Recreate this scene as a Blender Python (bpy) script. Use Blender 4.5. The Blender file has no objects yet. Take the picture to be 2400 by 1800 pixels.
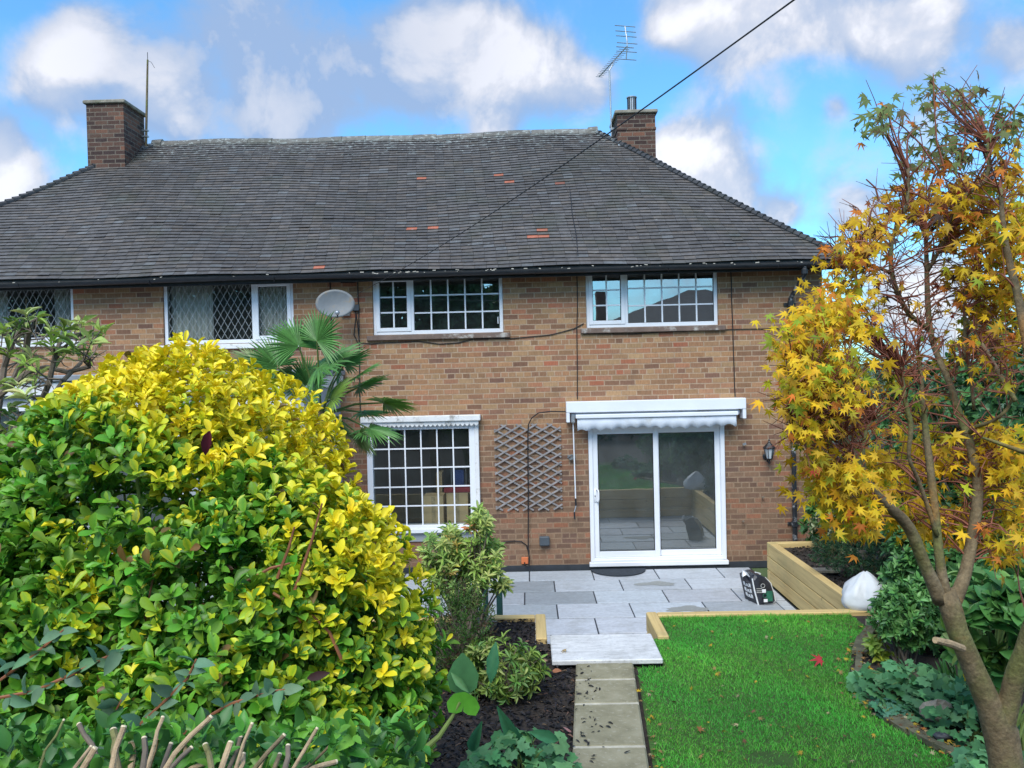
import bpy, math, random
import numpy as np
from mathutils import Vector, Matrix

C = bpy.context.scene.collection
R = random.Random(7)
NP = np.random.default_rng(11)
sc = bpy.context.scene

# ------------------------------------------------------------------ camera
F_PX, IW, IH = 1900.0, 2400.0, 1800.0
YAW, PITCH, ROLL = 0.0188, 0.0154, math.radians(1.35)
CAM = Vector((0.0, -12.0, 2.95))
fwd = Vector((-math.sin(YAW)*math.cos(PITCH), math.cos(YAW)*math.cos(PITCH), -math.sin(PITCH)))
r0 = Vector((math.cos(YAW), math.sin(YAW), 0))
u0 = r0.cross(fwd)
right = r0*math.cos(ROLL) - u0*math.sin(ROLL)
up = u0*math.cos(ROLL) + r0*math.sin(ROLL)
cd = bpy.data.cameras.new('camera'); cam = bpy.data.objects.new('camera', cd); C.objects.link(cam)
M3 = Matrix((right, up, -fwd)).transposed()
cam.matrix_world = Matrix.Translation(CAM) @ M3.to_4x4()
cd.sensor_width = 36.0; cd.lens = 36.0*F_PX/IW
cd.clip_start = 0.05; cd.clip_end = 5000
sc.camera = cam

def ray(px, py):
    return (right*((px-IW/2)/F_PX) + up*((IH/2-py)/F_PX) + fwd)
def PY(px, py, y=0.0):                      # measured photo point -> point on the plane y
    d = ray(px, py); t = (y-CAM.y)/d.y
    return CAM + d*t
def PZ(px, py, z):                          # measured photo point -> point on the level z
    d = ray(px, py); t = (z-CAM.z)/d.z
    return CAM + d*t
def PD(px, py, dist):                       # point at a distance in front of the camera
    return PY(px, py, CAM.y+dist)

# ------------------------------------------------------------------ light
SUN_EL, SUN_AZ = math.radians(50), math.radians(196)     # azimuth clockwise from +y
sun_dir = Vector((math.sin(SUN_AZ)*math.cos(SUN_EL), math.cos(SUN_AZ)*math.cos(SUN_EL), math.sin(SUN_EL)))
sl = bpy.data.lights.new('sun', 'SUN'); sl.energy = 1.75; sl.angle = math.radians(40); sl.color = (1.0, 0.95, 0.87)
so = bpy.data.objects.new('sun', sl); C.objects.link(so)
so.rotation_euler = sun_dir.to_track_quat('Z', 'Y').to_euler()
so.location = (-6, -20, 15)
sc.view_settings.view_transform = 'Standard'
sc.view_settings.look = 'None'
sc.view_settings.gamma = 1
sc.view_settings.exposure = 1.08
sc.cycles.max_bounces = 8
sc.cycles.transparent_max_bounces = 16

# ------------------------------------------------------------------ node helper
class NT:
    def __init__(s, nt): s.nt = nt; s.n = nt.nodes; s.l = nt.links
    def add(s, t, **kw):
        nd = s.n.new(t)
        for k, v in kw.items():
            if k[0] == '_':
                setattr(nd, k[1:], v)
        return nd
    def set(s, sock, v):
        if isinstance(v, bpy.types.NodeSocket): s.l.new(v, sock)
        elif v is not None:
            if hasattr(sock.default_value, '__len__') and not hasattr(v, '__len__'):
                sock.default_value = [v]*len(sock.default_value)
            elif hasattr(sock.default_value, '__len__') and len(sock.default_value) == 4 and len(v) == 3:
                sock.default_value = (*v, 1)
            else: sock.default_value = v
    def m(s, op, a, b=None, c=None, clamp=False):
        nd = s.add('ShaderNodeMath', _operation=op, _use_clamp=clamp)
        for i, v in enumerate((a, b, c)):
            if v is not None: s.set(nd.inputs[i], v)
        return nd.outputs[0]
    def vm(s, op, a, b=None):
        nd = s.add('ShaderNodeVectorMath', _operation=op)
        s.set(nd.inputs[0], a)
        if b is not None: s.set(nd.inputs[1], b)
        return nd.outputs['Value'] if op in ('DOT_PRODUCT', 'LENGTH', 'DISTANCE') else nd.outputs[0]
    def mix(s, f, a, b, mode='MIX'):
        nd = s.add('ShaderNodeMix', _data_type='RGBA', _blend_type=mode)
        nd.clamp_factor = True
        s.set(nd.inputs[0], f); s.set(nd.inputs[6], a); s.set(nd.inputs[7], b)
        return nd.outputs[2]
    def noise(s, vec, scale, detail=4, rough=0.55, dist=0.0, col=False):
        nd = s.add('ShaderNodeTexNoise')
        if vec is not None: s.l.new(vec, nd.inputs['Vector'])
        nd.inputs['Scale'].default_value = scale; nd.inputs['Detail'].default_value = detail
        nd.inputs['Roughness'].default_value = rough; nd.inputs['Distortion'].default_value = dist
        return nd.outputs[1 if col else 0]
    def ramp(s, f, stops, interp='LINEAR'):
        nd = s.add('ShaderNodeValToRGB'); nd.color_ramp.interpolation = interp
        e = nd.color_ramp.elements
        while len(e) < len(stops): e.new(0.5)
        for i, (p, c) in enumerate(stops):
            e[i].position = p
            e[i].color = (c, c, c, 1) if not hasattr(c, '__len__') else (*c, 1)
        s.set(nd.inputs[0], f)
        return nd.outputs[0]
    def sstep(s, x, a, b):
        nd = s.add('ShaderNodeMapRange', _interpolation_type='SMOOTHSTEP')
        s.set(nd.inputs[0], x); nd.inputs[1].default_value = a; nd.inputs[2].default_value = b
        return nd.outputs[0]

# ------------------------------------------------------------------ sky
w = bpy.data.worlds.new('World'); sc.world = w; w.use_nodes = True
t = NT(w.node_tree); t.n.clear()
wo = t.add('ShaderNodeOutputWorld')
sky = t.add('ShaderNodeTexSky', _sky_type='NISHITA', _sun_disc=False)
sky.sun_elevation = SUN_EL; sky.sun_rotation = SUN_AZ
sky.air_density = 1.0; sky.dust_density = 0.6; sky.ozone_density = 2.2
tc = t.add('ShaderNodeTexCoord'); dirv = tc.outputs['Generated']
def dirpx(px, py): return ray(px, py).normalized()
# cloud banks as they stood in the sky: direction (measured), angular size in photo pixels, weight
BLOBS = [(110,170,85,.8),(185,70,80,.75),(390,235,85,.8),(10,440,105,1.2),(0,330,60,.7),(700,90,190,.62),(860,190,130,.62),(560,60,120,.5),
         (1090,90,130,1.0),(1010,190,110,.8),(1180,130,110,.9),(1300,190,110,.95),(1400,210,70,.8),(1160,300,50,.8),(1000,60,100,.7),
         (1640,10,130,.95),(1760,40,110,.95),(1900,30,100,.95),(2010,60,70,.85),(1560,60,60,.5),(2120,70,75,.8),(2180,30,60,.7),(2390,110,70,.9),
         (1610,400,95,1.2),(1710,450,90,1.2),(1560,380,60,.8),(1830,500,55,.9),(2010,500,60,.8),(2150,700,130,.9),(2300,800,160,.7),
         (200,230,150,.35),(330,120,140,.4),(660,280,120,.3),(1960,250,34,.66),(1840,230,40,.42),(1700,270,110,.30),(1680,340,70,.32),(1560,330,100,.28),(2200,330,170,.32),(1950,430,110,.26),(620,240,90,.42),(690,300,120,.34),(430,330,120,.3),(2150,160,120,.34)]
acc = None
for (px, py, r, a) in BLOBS:
    c = dirpx(px, py); k = 1.0/((r/F_PX)**2)*2.0*0.5
    e = t.m('MULTIPLY', t.m('SUBTRACT', t.vm('DOT_PRODUCT', dirv, tuple(c)), 1.0), k*2.6)
    g = t.m('MULTIPLY', t.m('EXPONENT', e), a)
    acc = g if acc is None else t.m('ADD', acc, g)
# a broken cover of the same cloud all round the rest of the sky
sep = t.add('ShaderNodeSeparateXYZ'); t.l.new(dirv, sep.inputs[0])
away = t.m('MULTIPLY', t.sstep(sep.outputs[1], 0.75, 0.55), 0.42)
n1 = t.noise(dirv, 7.5, 9, 0.56, 0.25)
n2 = t.noise(dirv, 26.0, 6, 0.6, 0.2)
nn = t.m('ADD', t.m('MULTIPLY', t.m('SUBTRACT', n1, 0.5), 1.5), t.m('MULTIPLY', t.m('SUBTRACT', n2, 0.5), 0.6))
cov = t.m('ADD', t.m('ADD', acc, away), nn)
mask = t.m('ADD', 0.10, t.m('MULTIPLY', t.sstep(cov, 0.14, 0.84), 0.90))
thick = t.sstep(cov, 0.45, 1.35)
n3 = t.noise(t.vm('ADD', dirv, (0.0, 0.0, 0.035)), 7.5, 5, 0.55, 0.25)
relief = t.sstep(t.m('SUBTRACT', n1, n3), -0.09, 0.09)
n4 = t.noise(dirv, 3.2, 3, 0.5)
br = t.m('ADD', t.m('MULTIPLY', thick, 0.5), t.m('MULTIPLY', relief, 0.5))
gx = t.vm('DOT_PRODUCT', dirv, tuple(dirpx(720, 120)))
greyness = t.m('EXPONENT', t.m('MULTIPLY', t.m('SUBTRACT', gx, 1.0), 55.0))
br2 = t.m('SUBTRACT', br, t.m('MULTIPLY', greyness, 0.55), clamp=True)
ccol = t.ramp(br2, [(0.0, (0.30, 0.42, 0.62)), (0.35, (0.46, 0.53, 0.65)), (0.7, (0.66, 0.68, 0.73)), (1.0, (0.88, 0.88, 0.90))])
skyc = t.mix(1.0, sky.outputs[0], (0.40, 0.80, 0.98), 'MULTIPLY')
final = t.mix(t.m('MULTIPLY', mask, 0.94), skyc, t.mix(1.0, ccol, (4.2, 4.2, 4.35), 'MULTIPLY'))
bg = t.add('ShaderNodeBackground'); t.l.new(final, bg.inputs[0]); bg.inputs[1].default_value = 0.135
t.l.new(bg.outputs[0], wo.inputs[0])

# ------------------------------------------------------------------ materials
MATS = {}
def newmat(name):
    m = bpy.data.materials.new(name); m.use_nodes = True
    t = NT(m.node_tree); t.n.clear()
    out = t.add('ShaderNodeOutputMaterial'); b = t.add('ShaderNodeBsdfPrincipled')
    t.l.new(b.outputs[0], out.inputs[0])
    tc = t.add('ShaderNodeTexCoord')
    MATS[name] = m
    return m, t, b, tc.outputs['Object'], out
def bumpit(t, b, h, strength, dist=0.01):
    bp = t.add('ShaderNodeBump'); bp.inputs['Strength'].default_value = strength; bp.inputs['Distance'].default_value = dist
    t.l.new(h, bp.inputs['Height']); t.l.new(bp.outputs[0], b.inputs['Normal'])
def mat(name, base, rough=0.6, metal=0.0, var=0.25, scale=6.0, bump=0.0, bscale=60.0, attr=False, transl=0.0, spec=0.5, dirt=None, dscale=2.0):
    m, t, b, oc, out = newmat(name)
    n = t.noise(oc, scale, 5)
    if attr:
        a = t.add('ShaderNodeAttribute'); a.attribute_name = 'tint'; col = a.outputs[0]
    else:
        rgb = t.add('ShaderNodeRGB'); rgb.outputs[0].default_value = (*base, 1); col = rgb.outputs[0]
    k = t.ramp(n, [(0.25, 1-var), (0.75, 1+var)])
    col = t.mix(1.0, col, k, 'MULTIPLY')
    if dirt:
        d = t.sstep(t.noise(oc, dscale, 7, 0.65), 0.52, 0.68)
        col = t.mix(t.m('MULTIPLY', d, 0.75), col, dirt)
    t.set(b.inputs['Base Color'], col)
    b.inputs['Roughness'].default_value = rough; b.inputs['Metallic'].default_value = metal
    b.inputs['Specular IOR Level'].default_value = spec
    if bump: bumpit(t, b, t.noise(oc, bscale, 4), bump)
    if transl:
        tr = t.add('ShaderNodeBsdfTranslucent'); t.set(tr.inputs[0], col)
        mx = t.add('ShaderNodeMixShader'); mx.inputs[0].default_value = transl
        t.l.new(b.outputs[0], mx.inputs[1]); t.l.new(tr.outputs[0], mx.inputs[2]); t.l.new(mx.outputs[0], out.inputs[0])
    return m

def brick_mat(name, ramp_stops, mortar, low=None, u_from='xy', grime=0.35):
    m, t, b, oc, out = newmat(name)
    s = t.add('ShaderNodeSeparateXYZ'); t.l.new(oc, s.inputs[0])
    wob = t.noise(oc, 9.0, 2, 0.5)
    u = t.m('ADD', t.m('ADD', s.outputs[0], s.outputs[1]), t.m('MULTIPLY', wob, 0.004))
    v = t.m('ADD', s.outputs[2], t.m('MULTIPLY', wob, 0.008))
    H, W = 0.0775, 0.2270
    vr = t.m('DIVIDE', v, H); row = t.m('FLOOR', vr); fv = t.m('FRACT', vr)
    wn = t.add('ShaderNodeTexWhiteNoise', _noise_dimensions='1D'); t.l.new(row, wn.inputs['W'])
    hd = t.m('GREATER_THAN', wn.outputs[0], 0.84)
    k = t.m('ADD', 1.0, hd)                     # a course of headers now and then
    uu = t.m('ADD', t.m('MULTIPLY', t.m('DIVIDE', u, W), k), t.m('MULTIPLY', t.m('MODULO', t.m('ABSOLUTE', row), 2.0), 0.5))
    uu = t.m('ADD', uu, t.m('MULTIPLY', wn.outputs[0], 0.22))
    col_i = t.m('FLOOR', uu); fu = t.m('FRACT', uu)
    wdt = t.m('DIVIDE', W, k)
    eu = t.m('MULTIPLY', t.m('MINIMUM', fu, t.m('SUBTRACT', 1.0, fu)), wdt)
    ev = t.m('MULTIPLY', t.m('MINIMUM', fv, t.m('SUBTRACT', 1.0, fv)), H)
    edge = t.m('MINIMUM', eu, ev)
    edge = t.m('ADD', edge, t.m('MULTIPLY', t.m('SUBTRACT', t.noise(oc, 45.0, 3), 0.5), 0.005))
    mm = t.sstep(edge, 0.0068, 0.0042)           # 1 in the joint
    cid = t.add('ShaderNodeCombineXYZ'); t.l.new(col_i, cid.inputs[0]); t.l.new(row, cid.inputs[1])
    wn2 = t.add('ShaderNodeTexWhiteNoise', _noise_dimensions='2D'); t.l.new(cid.outputs[0], wn2.inputs['Vector'])
    patch = t.noise(oc, 0.75, 3, 0.6)
    rv = t.m('ADD', t.m('MULTIPLY', wn2.outputs[0], 0.92), t.m('MULTIPLY', t.m('SUBTRACT', patch, 0.45), 0.45), clamp=True)
    bc = t.ramp(rv, ramp_stops)
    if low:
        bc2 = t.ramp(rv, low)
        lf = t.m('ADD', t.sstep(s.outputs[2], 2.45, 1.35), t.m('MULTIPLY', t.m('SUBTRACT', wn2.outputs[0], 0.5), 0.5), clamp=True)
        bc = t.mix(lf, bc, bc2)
    wn3 = t.add('ShaderNodeTexWhiteNoise', _noise_dimensions='3D')
    t.l.new(t.vm('ADD', cid.outputs[0], (5.3, 2.2, 9.1)), wn3.inputs['Vector'])
    bc = t.mix(1.0, bc, t.ramp(wn3.outputs[0], [(0, 0.87), (1, 1.20)]), 'MULTIPLY')
    # kiln streaks and scuffed, paler arrises on each brick
    sx = t.add('ShaderNodeMapping'); sx.inputs['Scale'].default_value = (30, 30, 6); t.l.new(oc, sx.inputs['Vector'])
    st = t.noise(sx.outputs[0], 2.0, 4)
    bc = t.mix(1.0, bc, t.ramp(st, [(0.3, 0.82), (0.7, 1.2)]), 'MULTIPLY')
    halo = t.m('MULTIPLY', t.sstep(edge, 0.014, 0.007), 0.30)
    bc = t.mix(halo, bc, mortar)
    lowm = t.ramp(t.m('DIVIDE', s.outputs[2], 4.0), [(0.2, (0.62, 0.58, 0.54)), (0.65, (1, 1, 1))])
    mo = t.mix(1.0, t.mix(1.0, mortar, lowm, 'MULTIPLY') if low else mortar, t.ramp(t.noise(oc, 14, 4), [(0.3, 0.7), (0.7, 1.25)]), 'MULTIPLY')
    c = t.mix(t.m('MULTIPLY', mm, 0.9), bc, mo)
    c = t.mix(t.m('MULTIPLY', t.sstep(t.noise(oc, 1.7, 6, 0.65), 0.55, 0.75), grime), c, (0.10, 0.085, 0.07))
    c = t.mix(t.m('MULTIPLY', t.sstep(t.noise(oc, 3.1, 7, 0.7), 0.66, 0.74), 0.35), c, (0.62, 0.58, 0.52))
    t.set(b.inputs['Base Color'], c); b.inputs['Roughness'].default_value = 0.88; b.inputs['Specular IOR Level'].default_value = 0.25
    h = t.m('ADD', t.m('MULTIPLY', t.m('SUBTRACT', 1.0, mm), 1.0), t.m('MULTIPLY', t.noise(oc, 70, 4), 0.5))
    bumpit(t, b, h, 0.55, 0.006)
    return m

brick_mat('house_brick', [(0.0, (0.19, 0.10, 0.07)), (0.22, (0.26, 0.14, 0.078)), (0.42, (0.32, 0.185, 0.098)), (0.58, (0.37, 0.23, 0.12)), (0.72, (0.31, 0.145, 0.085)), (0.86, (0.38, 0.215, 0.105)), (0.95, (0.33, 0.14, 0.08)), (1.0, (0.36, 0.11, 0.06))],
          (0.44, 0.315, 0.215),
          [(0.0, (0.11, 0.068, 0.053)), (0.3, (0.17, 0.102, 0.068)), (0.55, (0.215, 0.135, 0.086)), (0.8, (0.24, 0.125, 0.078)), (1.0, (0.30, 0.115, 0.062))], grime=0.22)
brick_mat('chimney_brick', [(0.0, (0.05, 0.032, 0.03)), (0.4, (0.09, 0.05, 0.04)), (0.7, (0.13, 0.07, 0.05)), (1.0, (0.24, 0.10, 0.06))], (0.20, 0.165, 0.13), grime=0.6)
mat('white_plastic', (0.80, 0.82, 0.86), 0.28, var=0.05, scale=3)
mat('white_paint', (0.78, 0.78, 0.78), 0.5, var=0.08, scale=5, bump=0.15, bscale=40, dirt=(0.38, 0.37, 0.33), dscale=5)
mat('flaked_paint', (0.75, 0.75, 0.74), 0.6, var=0.1, scale=9, bump=0.5, bscale=50, dirt=(0.22, 0.20, 0.17), dscale=7)
mat('brown_sill', (0.17, 0.115, 0.09), 0.7, var=0.25, scale=8, bump=0.3, dirt=(0.55, 0.52, 0.47), dscale=6)
mat('eaves_board', (0.30, 0.33, 0.30), 0.7, var=0.2, scale=6)
mat('dark_board', (0.035, 0.033, 0.032), 0.7, var=0.3, scale=5)
mat('black_plastic', (0.016, 0.018, 0.022), 0.38, var=0.25, scale=8)
mat('black_worn', (0.018, 0.02, 0.024), 0.45, var=0.2, scale=8, dirt=(0.5, 0.5, 0.5), dscale=9)
mat('vent_dark', (0.012, 0.011, 0.012), 0.9)
mat('room_wall', (0.42, 0.42, 0.40), 0.9, var=0.1)
mat('room_floor', (0.16, 0.13, 0.10), 0.6, var=0.2)
mat('curtain', (0.74, 0.72, 0.66), 0.9, var=0.1, scale=10, transl=0.25)
mat('lead', (0.44, 0.46, 0.46), 0.5, var=0.1)
mat('galvanised', (0.42, 0.44, 0.46), 0.42, metal=0.7, var=0.2, scale=9)
mat('dish_grey', (0.15, 0.165, 0.175), 0.55, var=0.15, scale=9, dirt=(0.22, 0.17, 0.11), dscale=8)
mat('bitumen', (0.03, 0.036, 0.046), 0.6, var=0.3, scale=6)
mat('mossy_stone', (0.12, 0.115, 0.07), 0.95, var=0.5, scale=9, bump=1.0, bscale=30, dirt=(0.05, 0.075, 0.025), dscale=5)
mat('joint_mortar', (0.50, 0.46, 0.36), 0.9, var=0.35, scale=12, bump=0.6)
mat('mortar', (0.33, 0.31, 0.26), 0.9, var=0.35, scale=12, bump=0.6)
mat('awning_fabric', (0.66, 0.71, 0.78), 0.85, var=0.08, scale=7, transl=0.15, dirt=(0.42, 0.41, 0.35), dscale=2.2)
mat('trellis_wood', (0.27, 0.25, 0.245), 0.85, var=0.35, scale=14, bump=0.4)
mat('rubber', (0.018, 0.026, 0.038), 0.75, var=0.4, scale=40, bump=0.9, bscale=90)
mat('orange_plastic', (0.62, 0.17, 0.06), 0.5, var=0.1)
mat('slate_grey_plastic', (0.07, 0.085, 0.10), 0.4, var=0.15)
mat('cardboard', (0.60, 0.42, 0.23), 0.85, var=0.1, scale=5)
mat('red_lid', (0.30, 0.02, 0.03), 0.5)
mat('blue_fabric', (0.015, 0.05, 0.22), 0.7)
mat('cable_black', (0.012, 0.012, 0.014), 0.55)
m, t, b, oc, out = newmat('bark')
c = t.ramp(t.noise(oc, 9, 6, 0.65), [(0.25, (0.10, 0.072, 0.038)), (0.5, (0.175, 0.13, 0.07)), (0.8, (0.27, 0.215, 0.13))])
c = t.mix(t.m('MULTIPLY', t.sstep(t.noise(oc, 2.6, 5), 0.47, 0.62), 0.75), c, (0.155, 0.175, 0.045))      # green algae
c = t.mix(t.m('MULTIPLY', t.sstep(t.noise(t.vm('ADD', oc, (3.1, 7.7, 1.3)), 3.4, 6, 0.6), 0.56, 0.66), 0.7), c, (0.33, 0.165, 0.05))   # orange lichen
mp = t.add('ShaderNodeMapping'); mp.inputs['Scale'].default_value = (7, 7, 11); t.l.new(oc, mp.inputs['Vector'])
ring = t.noise(mp.outputs[0], 2.0, 5, 0.6); c = t.mix(t.m('MULTIPLY', t.sstep(ring, 0.64, 0.76), 0.25), c, (0.07, 0.055, 0.04))
c = t.mix(1.0, c, t.ramp(t.noise(oc, 75, 5, 0.65), [(0.3, 0.62), (0.7, 1.35)]), 'MULTIPLY')
t.set(b.inputs['Base Color'], c); b.inputs['Roughness'].default_value = 0.82
bumpit(t, b, t.m('ADD', t.noise(oc, 34, 6, 0.6), t.m('MULTIPLY', ring, 0.8)), 0.8, 0.008)
mat('twig_red', (0.25, 0.085, 0.05), 0.7, var=0.35, scale=12)
mat('twig_grey', (0.17, 0.135, 0.10), 0.85, var=0.3, scale=18, bump=0.3)
mat('stem_green', (0.14, 0.20, 0.05), 0.7, var=0.3, scale=14)
mat('dead_stem', (0.40, 0.29, 0.17), 0.8, var=0.35, scale=30, bump=0.4, bscale=120)
mat('cut_wood', (0.72, 0.60, 0.40), 0.8, var=0.15, scale=30)
mat('vine_stem', (0.27, 0.10, 0.045), 0.6, var=0.3, scale=20)
mat('leaf', (1, 1, 1), 0.45, var=0.16, scale=25, attr=True, transl=0.22, spec=0.45)
mat('leaf_matt', (1, 1, 1), 0.6, var=0.2, scale=25, attr=True, transl=0.28, spec=0.3)
mat('grass_blade', (1, 1, 1), 0.55, var=0.12, scale=3, attr=True, transl=0.3, spec=0.25)
mat('chips', (1, 1, 1), 0.75, var=0.25, scale=30, attr=True, spec=0.35)
mat('stone', (0.27, 0.24, 0.19), 0.9, var=0.35, scale=9, bump=0.7, bscale=30, dirt=(0.13, 0.14, 0.08), dscale=4)
mat('soil', (0.034, 0.026, 0.021), 0.95, var=0.45, scale=14, bump=1.0, bscale=35, dirt=(0.075, 0.055, 0.04), dscale=9)
mat('lawn_base', (0.045, 0.10, 0.016), 0.95, var=0.4, scale=9, bump=0.8, bscale=60)
mat('far_ground', (0.07, 0.11, 0.04), 0.95, var=0.3, scale=0.5)
mat('rubble_bag', (0.74, 0.77, 0.80), 0.42, var=0.07, scale=9, bump=0.35, bscale=22, transl=0.15)
mat('bag_grey', (0.40, 0.40, 0.38), 0.5, var=0.2, scale=9, bump=0.35, bscale=22)
mat('bag_black', (0.022, 0.024, 0.034), 0.32, var=0.4, scale=12, bump=0.5, bscale=28)
mat('bag_white', (0.78, 0.79, 0.80), 0.4, var=0.06, scale=12)
mat('bag_green', (0.02, 0.13, 0.075), 0.35, var=0.3, scale=12)
mat('bag_blue', (0.03, 0.12, 0.40), 0.5, var=0.1)
mat('green_paint', (0.02, 0.075, 0.07), 0.5, var=0.25, scale=8)
mat('render_grey', (0.34, 0.37, 0.40), 0.8, var=0.1, scale=3)
mat('felt_roof', (0.27, 0.29, 0.32), 0.8, var=0.2, scale=5)
mat('lamp_glass', (0.5, 0.55, 0.58), 0.12, var=0.05, spec=0.8)
mat('red_brick_far', (0.20, 0.085, 0.055), 0.9, var=0.3, scale=3)
mat('far_roof', (0.06, 0.055, 0.055), 0.8, var=0.3, scale=4)
mat('paint_white_far', (0.75, 0.75, 0.75), 0.6, var=0.05)

# timber sleepers: grain runs along the longest local axis given by the attribute-free stretch
def wood(name, axis, base, dark):
    m, t, b, oc, out = newmat(name)
    mp = t.add('ShaderNodeMapping'); sc3 = [16, 16, 16]; sc3[axis] = 0.8
    mp.inputs['Scale'].default_value = sc3; t.l.new(oc, mp.inputs['Vector'])
    g = t.noise(mp.outputs[0], 1.6, 6, 0.62, 0.5)
    c = t.ramp(g, [(0.2, dark), (0.5, base), (0.85, tuple(min(1, q*1.22) for q in base))])
    kn = t.add('ShaderNodeTexVoronoi'); kn.inputs['Scale'].default_value = 4.2; t.l.new(oc, kn.inputs['Vector'])
    c = t.mix(t.m('MULTIPLY', t.sstep(kn.outputs[0], 0.12, 0.03), 0.8), c, tuple(q*0.45 for q in dark))
    c = t.mix(t.m('MULTIPLY', t.sstep(t.noise(oc, 2.6, 5), 0.5, 0.75), 0.35), c, (0.30, 0.29, 0.13))
    t.set(b.inputs['Base Color'], c); b.inputs['Roughness'].default_value = 0.75
    bumpit(t, b, g, 0.3, 0.004)
wood('sleeper_x', 0, (0.62, 0.45, 0.19), (0.38, 0.24, 0.085))
wood('sleeper_y', 1, (0.62, 0.45, 0.19), (0.38, 0.24, 0.085))

def flag_mat(name, veins):
    m, t, b, oc, out = newmat(name)
    a = t.add('ShaderNodeAttribute'); a.attribute_name = 'tint'
    mp = t.add('ShaderNodeMapping'); mp.inputs['Scale'].default_value = (1.2, 5.0, 1); mp.inputs['Rotation'].default_value = (0, 0, 0.35); t.l.new(oc, mp.inputs['Vector'])
    v = t.noise(mp.outputs[0], 2.2, 7, 0.6, 1.2)
    c = t.mix(1.0, a.outputs[0], t.ramp(v, [(0.25, 1-veins), (0.5, 1.0), (0.75, 1+veins*0.7)]), 'MULTIPLY')
    c = t.mix(1.0, c, t.ramp(t.noise(oc, 22, 5), [(0.3, 0.88), (0.7, 1.1)]), 'MULTIPLY')
    gr = t.sstep(t.noise(oc, 2.3, 7, 0.68), 0.50, 0.72)
    c = t.mix(t.m('MULTIPLY', gr, 0.30), c, (0.20, 0.20, 0.155))                 # algae film
    c = t.mix(t.m('MULTIPLY', t.sstep(t.noise(oc, 55, 3), 0.62, 0.70), 0.35), c, (0.16, 0.15, 0.13))   # grit
    t.set(b.inputs['Base Color'], c); b.inputs['Roughness'].default_value = 0.55
    bumpit(t, b, t.noise(oc, 18, 6), 0.35, 0.006)
flag_mat('flagstone', 0.16); flag_mat('riven_flag', 0.30)
m, t, b, oc, out = newmat('path_slab')
c = t.ramp(t.noise(oc, 5, 7, 0.65), [(0.25, (0.16, 0.145, 0.085)), (0.5, (0.27, 0.245, 0.155)), (0.8, (0.38, 0.345, 0.24))])
c = t.mix(t.m('MULTIPLY', t.sstep(t.noise(oc, 34, 4), 0.56, 0.7), 0.5), c, (0.42, 0.39, 0.31))
t.set(b.inputs['Base Color'], c); b.inputs['Roughness'].default_value = 0.9; bumpit(t, b, t.noise(oc, 40, 6), 0.6, 0.006)

# roof tile: per-tile colour plus lichen growing thickest just under the ridge
m, t, b, oc, out = newmat('roof_tile')
a = t.add('ShaderNodeAttribute'); a.attribute_name = 'tint'
c = t.mix(1.0, a.outputs[0], t.ramp(t.noise(oc, 11, 5), [(0.25, 0.7), (0.75, 1.35)]), 'MULTIPLY')
s = t.add('ShaderNodeSeparateXYZ'); t.l.new(oc, s.inputs[0])
hi = t.sstep(s.outputs[2], 6.55, 7.45)
mp = t.add('ShaderNodeMapping'); mp.inputs['Scale'].default_value = (0.45, 1, 1); t.l.new(oc, mp.inputs['Vector'])
li = t.m('ADD', t.noise(mp.outputs[0], 24, 5, 0.62), t.m('MULTIPLY', hi, 0.13))
c = t.mix(t.m('MULTIPLY', t.sstep(li, 0.66, 0.74), 0.75), c, (0.36, 0.39, 0.37))
c = t.mix(t.m('MULTIPLY', t.sstep(t.noise(oc, 1.3, 5), 0.5, 0.72), 0.3), c, (0.055, 0.065, 0.035))
t.set(b.inputs['Base Color'], c); b.inputs['Roughness'].default_value = 0.62; bumpit(t, b, t.noise(oc, 60, 4), 0.3, 0.004)

def glass(name, refl, tint=(1, 1, 1), veil=0.025):
    m, t, b, oc, out = newmat(name); t.n.remove(b)
    tr = t.add('ShaderNodeBsdfTransparent'); tr.inputs[0].default_value = (*tint, 1)
    gl = t.add('ShaderNodeBsdfGlossy'); gl.inputs['Roughness'].default_value = 0.0; gl.inputs[0].default_value = (0.93, 0.97, 0.98, 1)
    lw = t.add('ShaderNodeLayerWeight'); lw.inputs[0].default_value = 0.25
    f = t.m('ADD', refl, t.m('MULTIPLY', lw.outputs['Fresnel'], 0.6), clamp=True)
    wv = t.noise(oc, 1.6, 2)
    bp = t.add('ShaderNodeBump'); bp.inputs['Strength'].default_value = 0.03; bp.inputs['Distance'].default_value = 0.02
    t.l.new(wv, bp.inputs['Height']); t.l.new(bp.outputs[0], gl.inputs['Normal'])
    mx = t.add('ShaderNodeMixShader'); t.l.new(f, mx.inputs[0]); t.l.new(tr.outputs[0], mx.inputs[1]); t.l.new(gl.outputs[0], mx.inputs[2])
    df = t.add('ShaderNodeBsdfDiffuse'); df.inputs[0].default_value = (0.55, 0.62, 0.62, 1); m2 = t.add('ShaderNodeMixShader')      # pale diffuse film painting in the veil of the reflected garden
    t.set(m2.inputs[0], t.m('MULTIPLY', t.noise(oc, 3.0, 5), veil*2)); t.l.new(mx.outputs[0], m2.inputs[1]); t.l.new(df.outputs[0], m2.inputs[2]); t.l.new(m2.outputs[0], out.inputs[0])
glass('window_glass', 0.42, (0.72, 0.82, 0.80)); glass('low_glass', 0.12, (0.85, 0.92, 0.90))
glass('door_glass', 0.26, (0.74, 0.84, 0.82), 0.085)
glass('leaded_glass', 0.10, (0.85, 0.9, 0.88))

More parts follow.
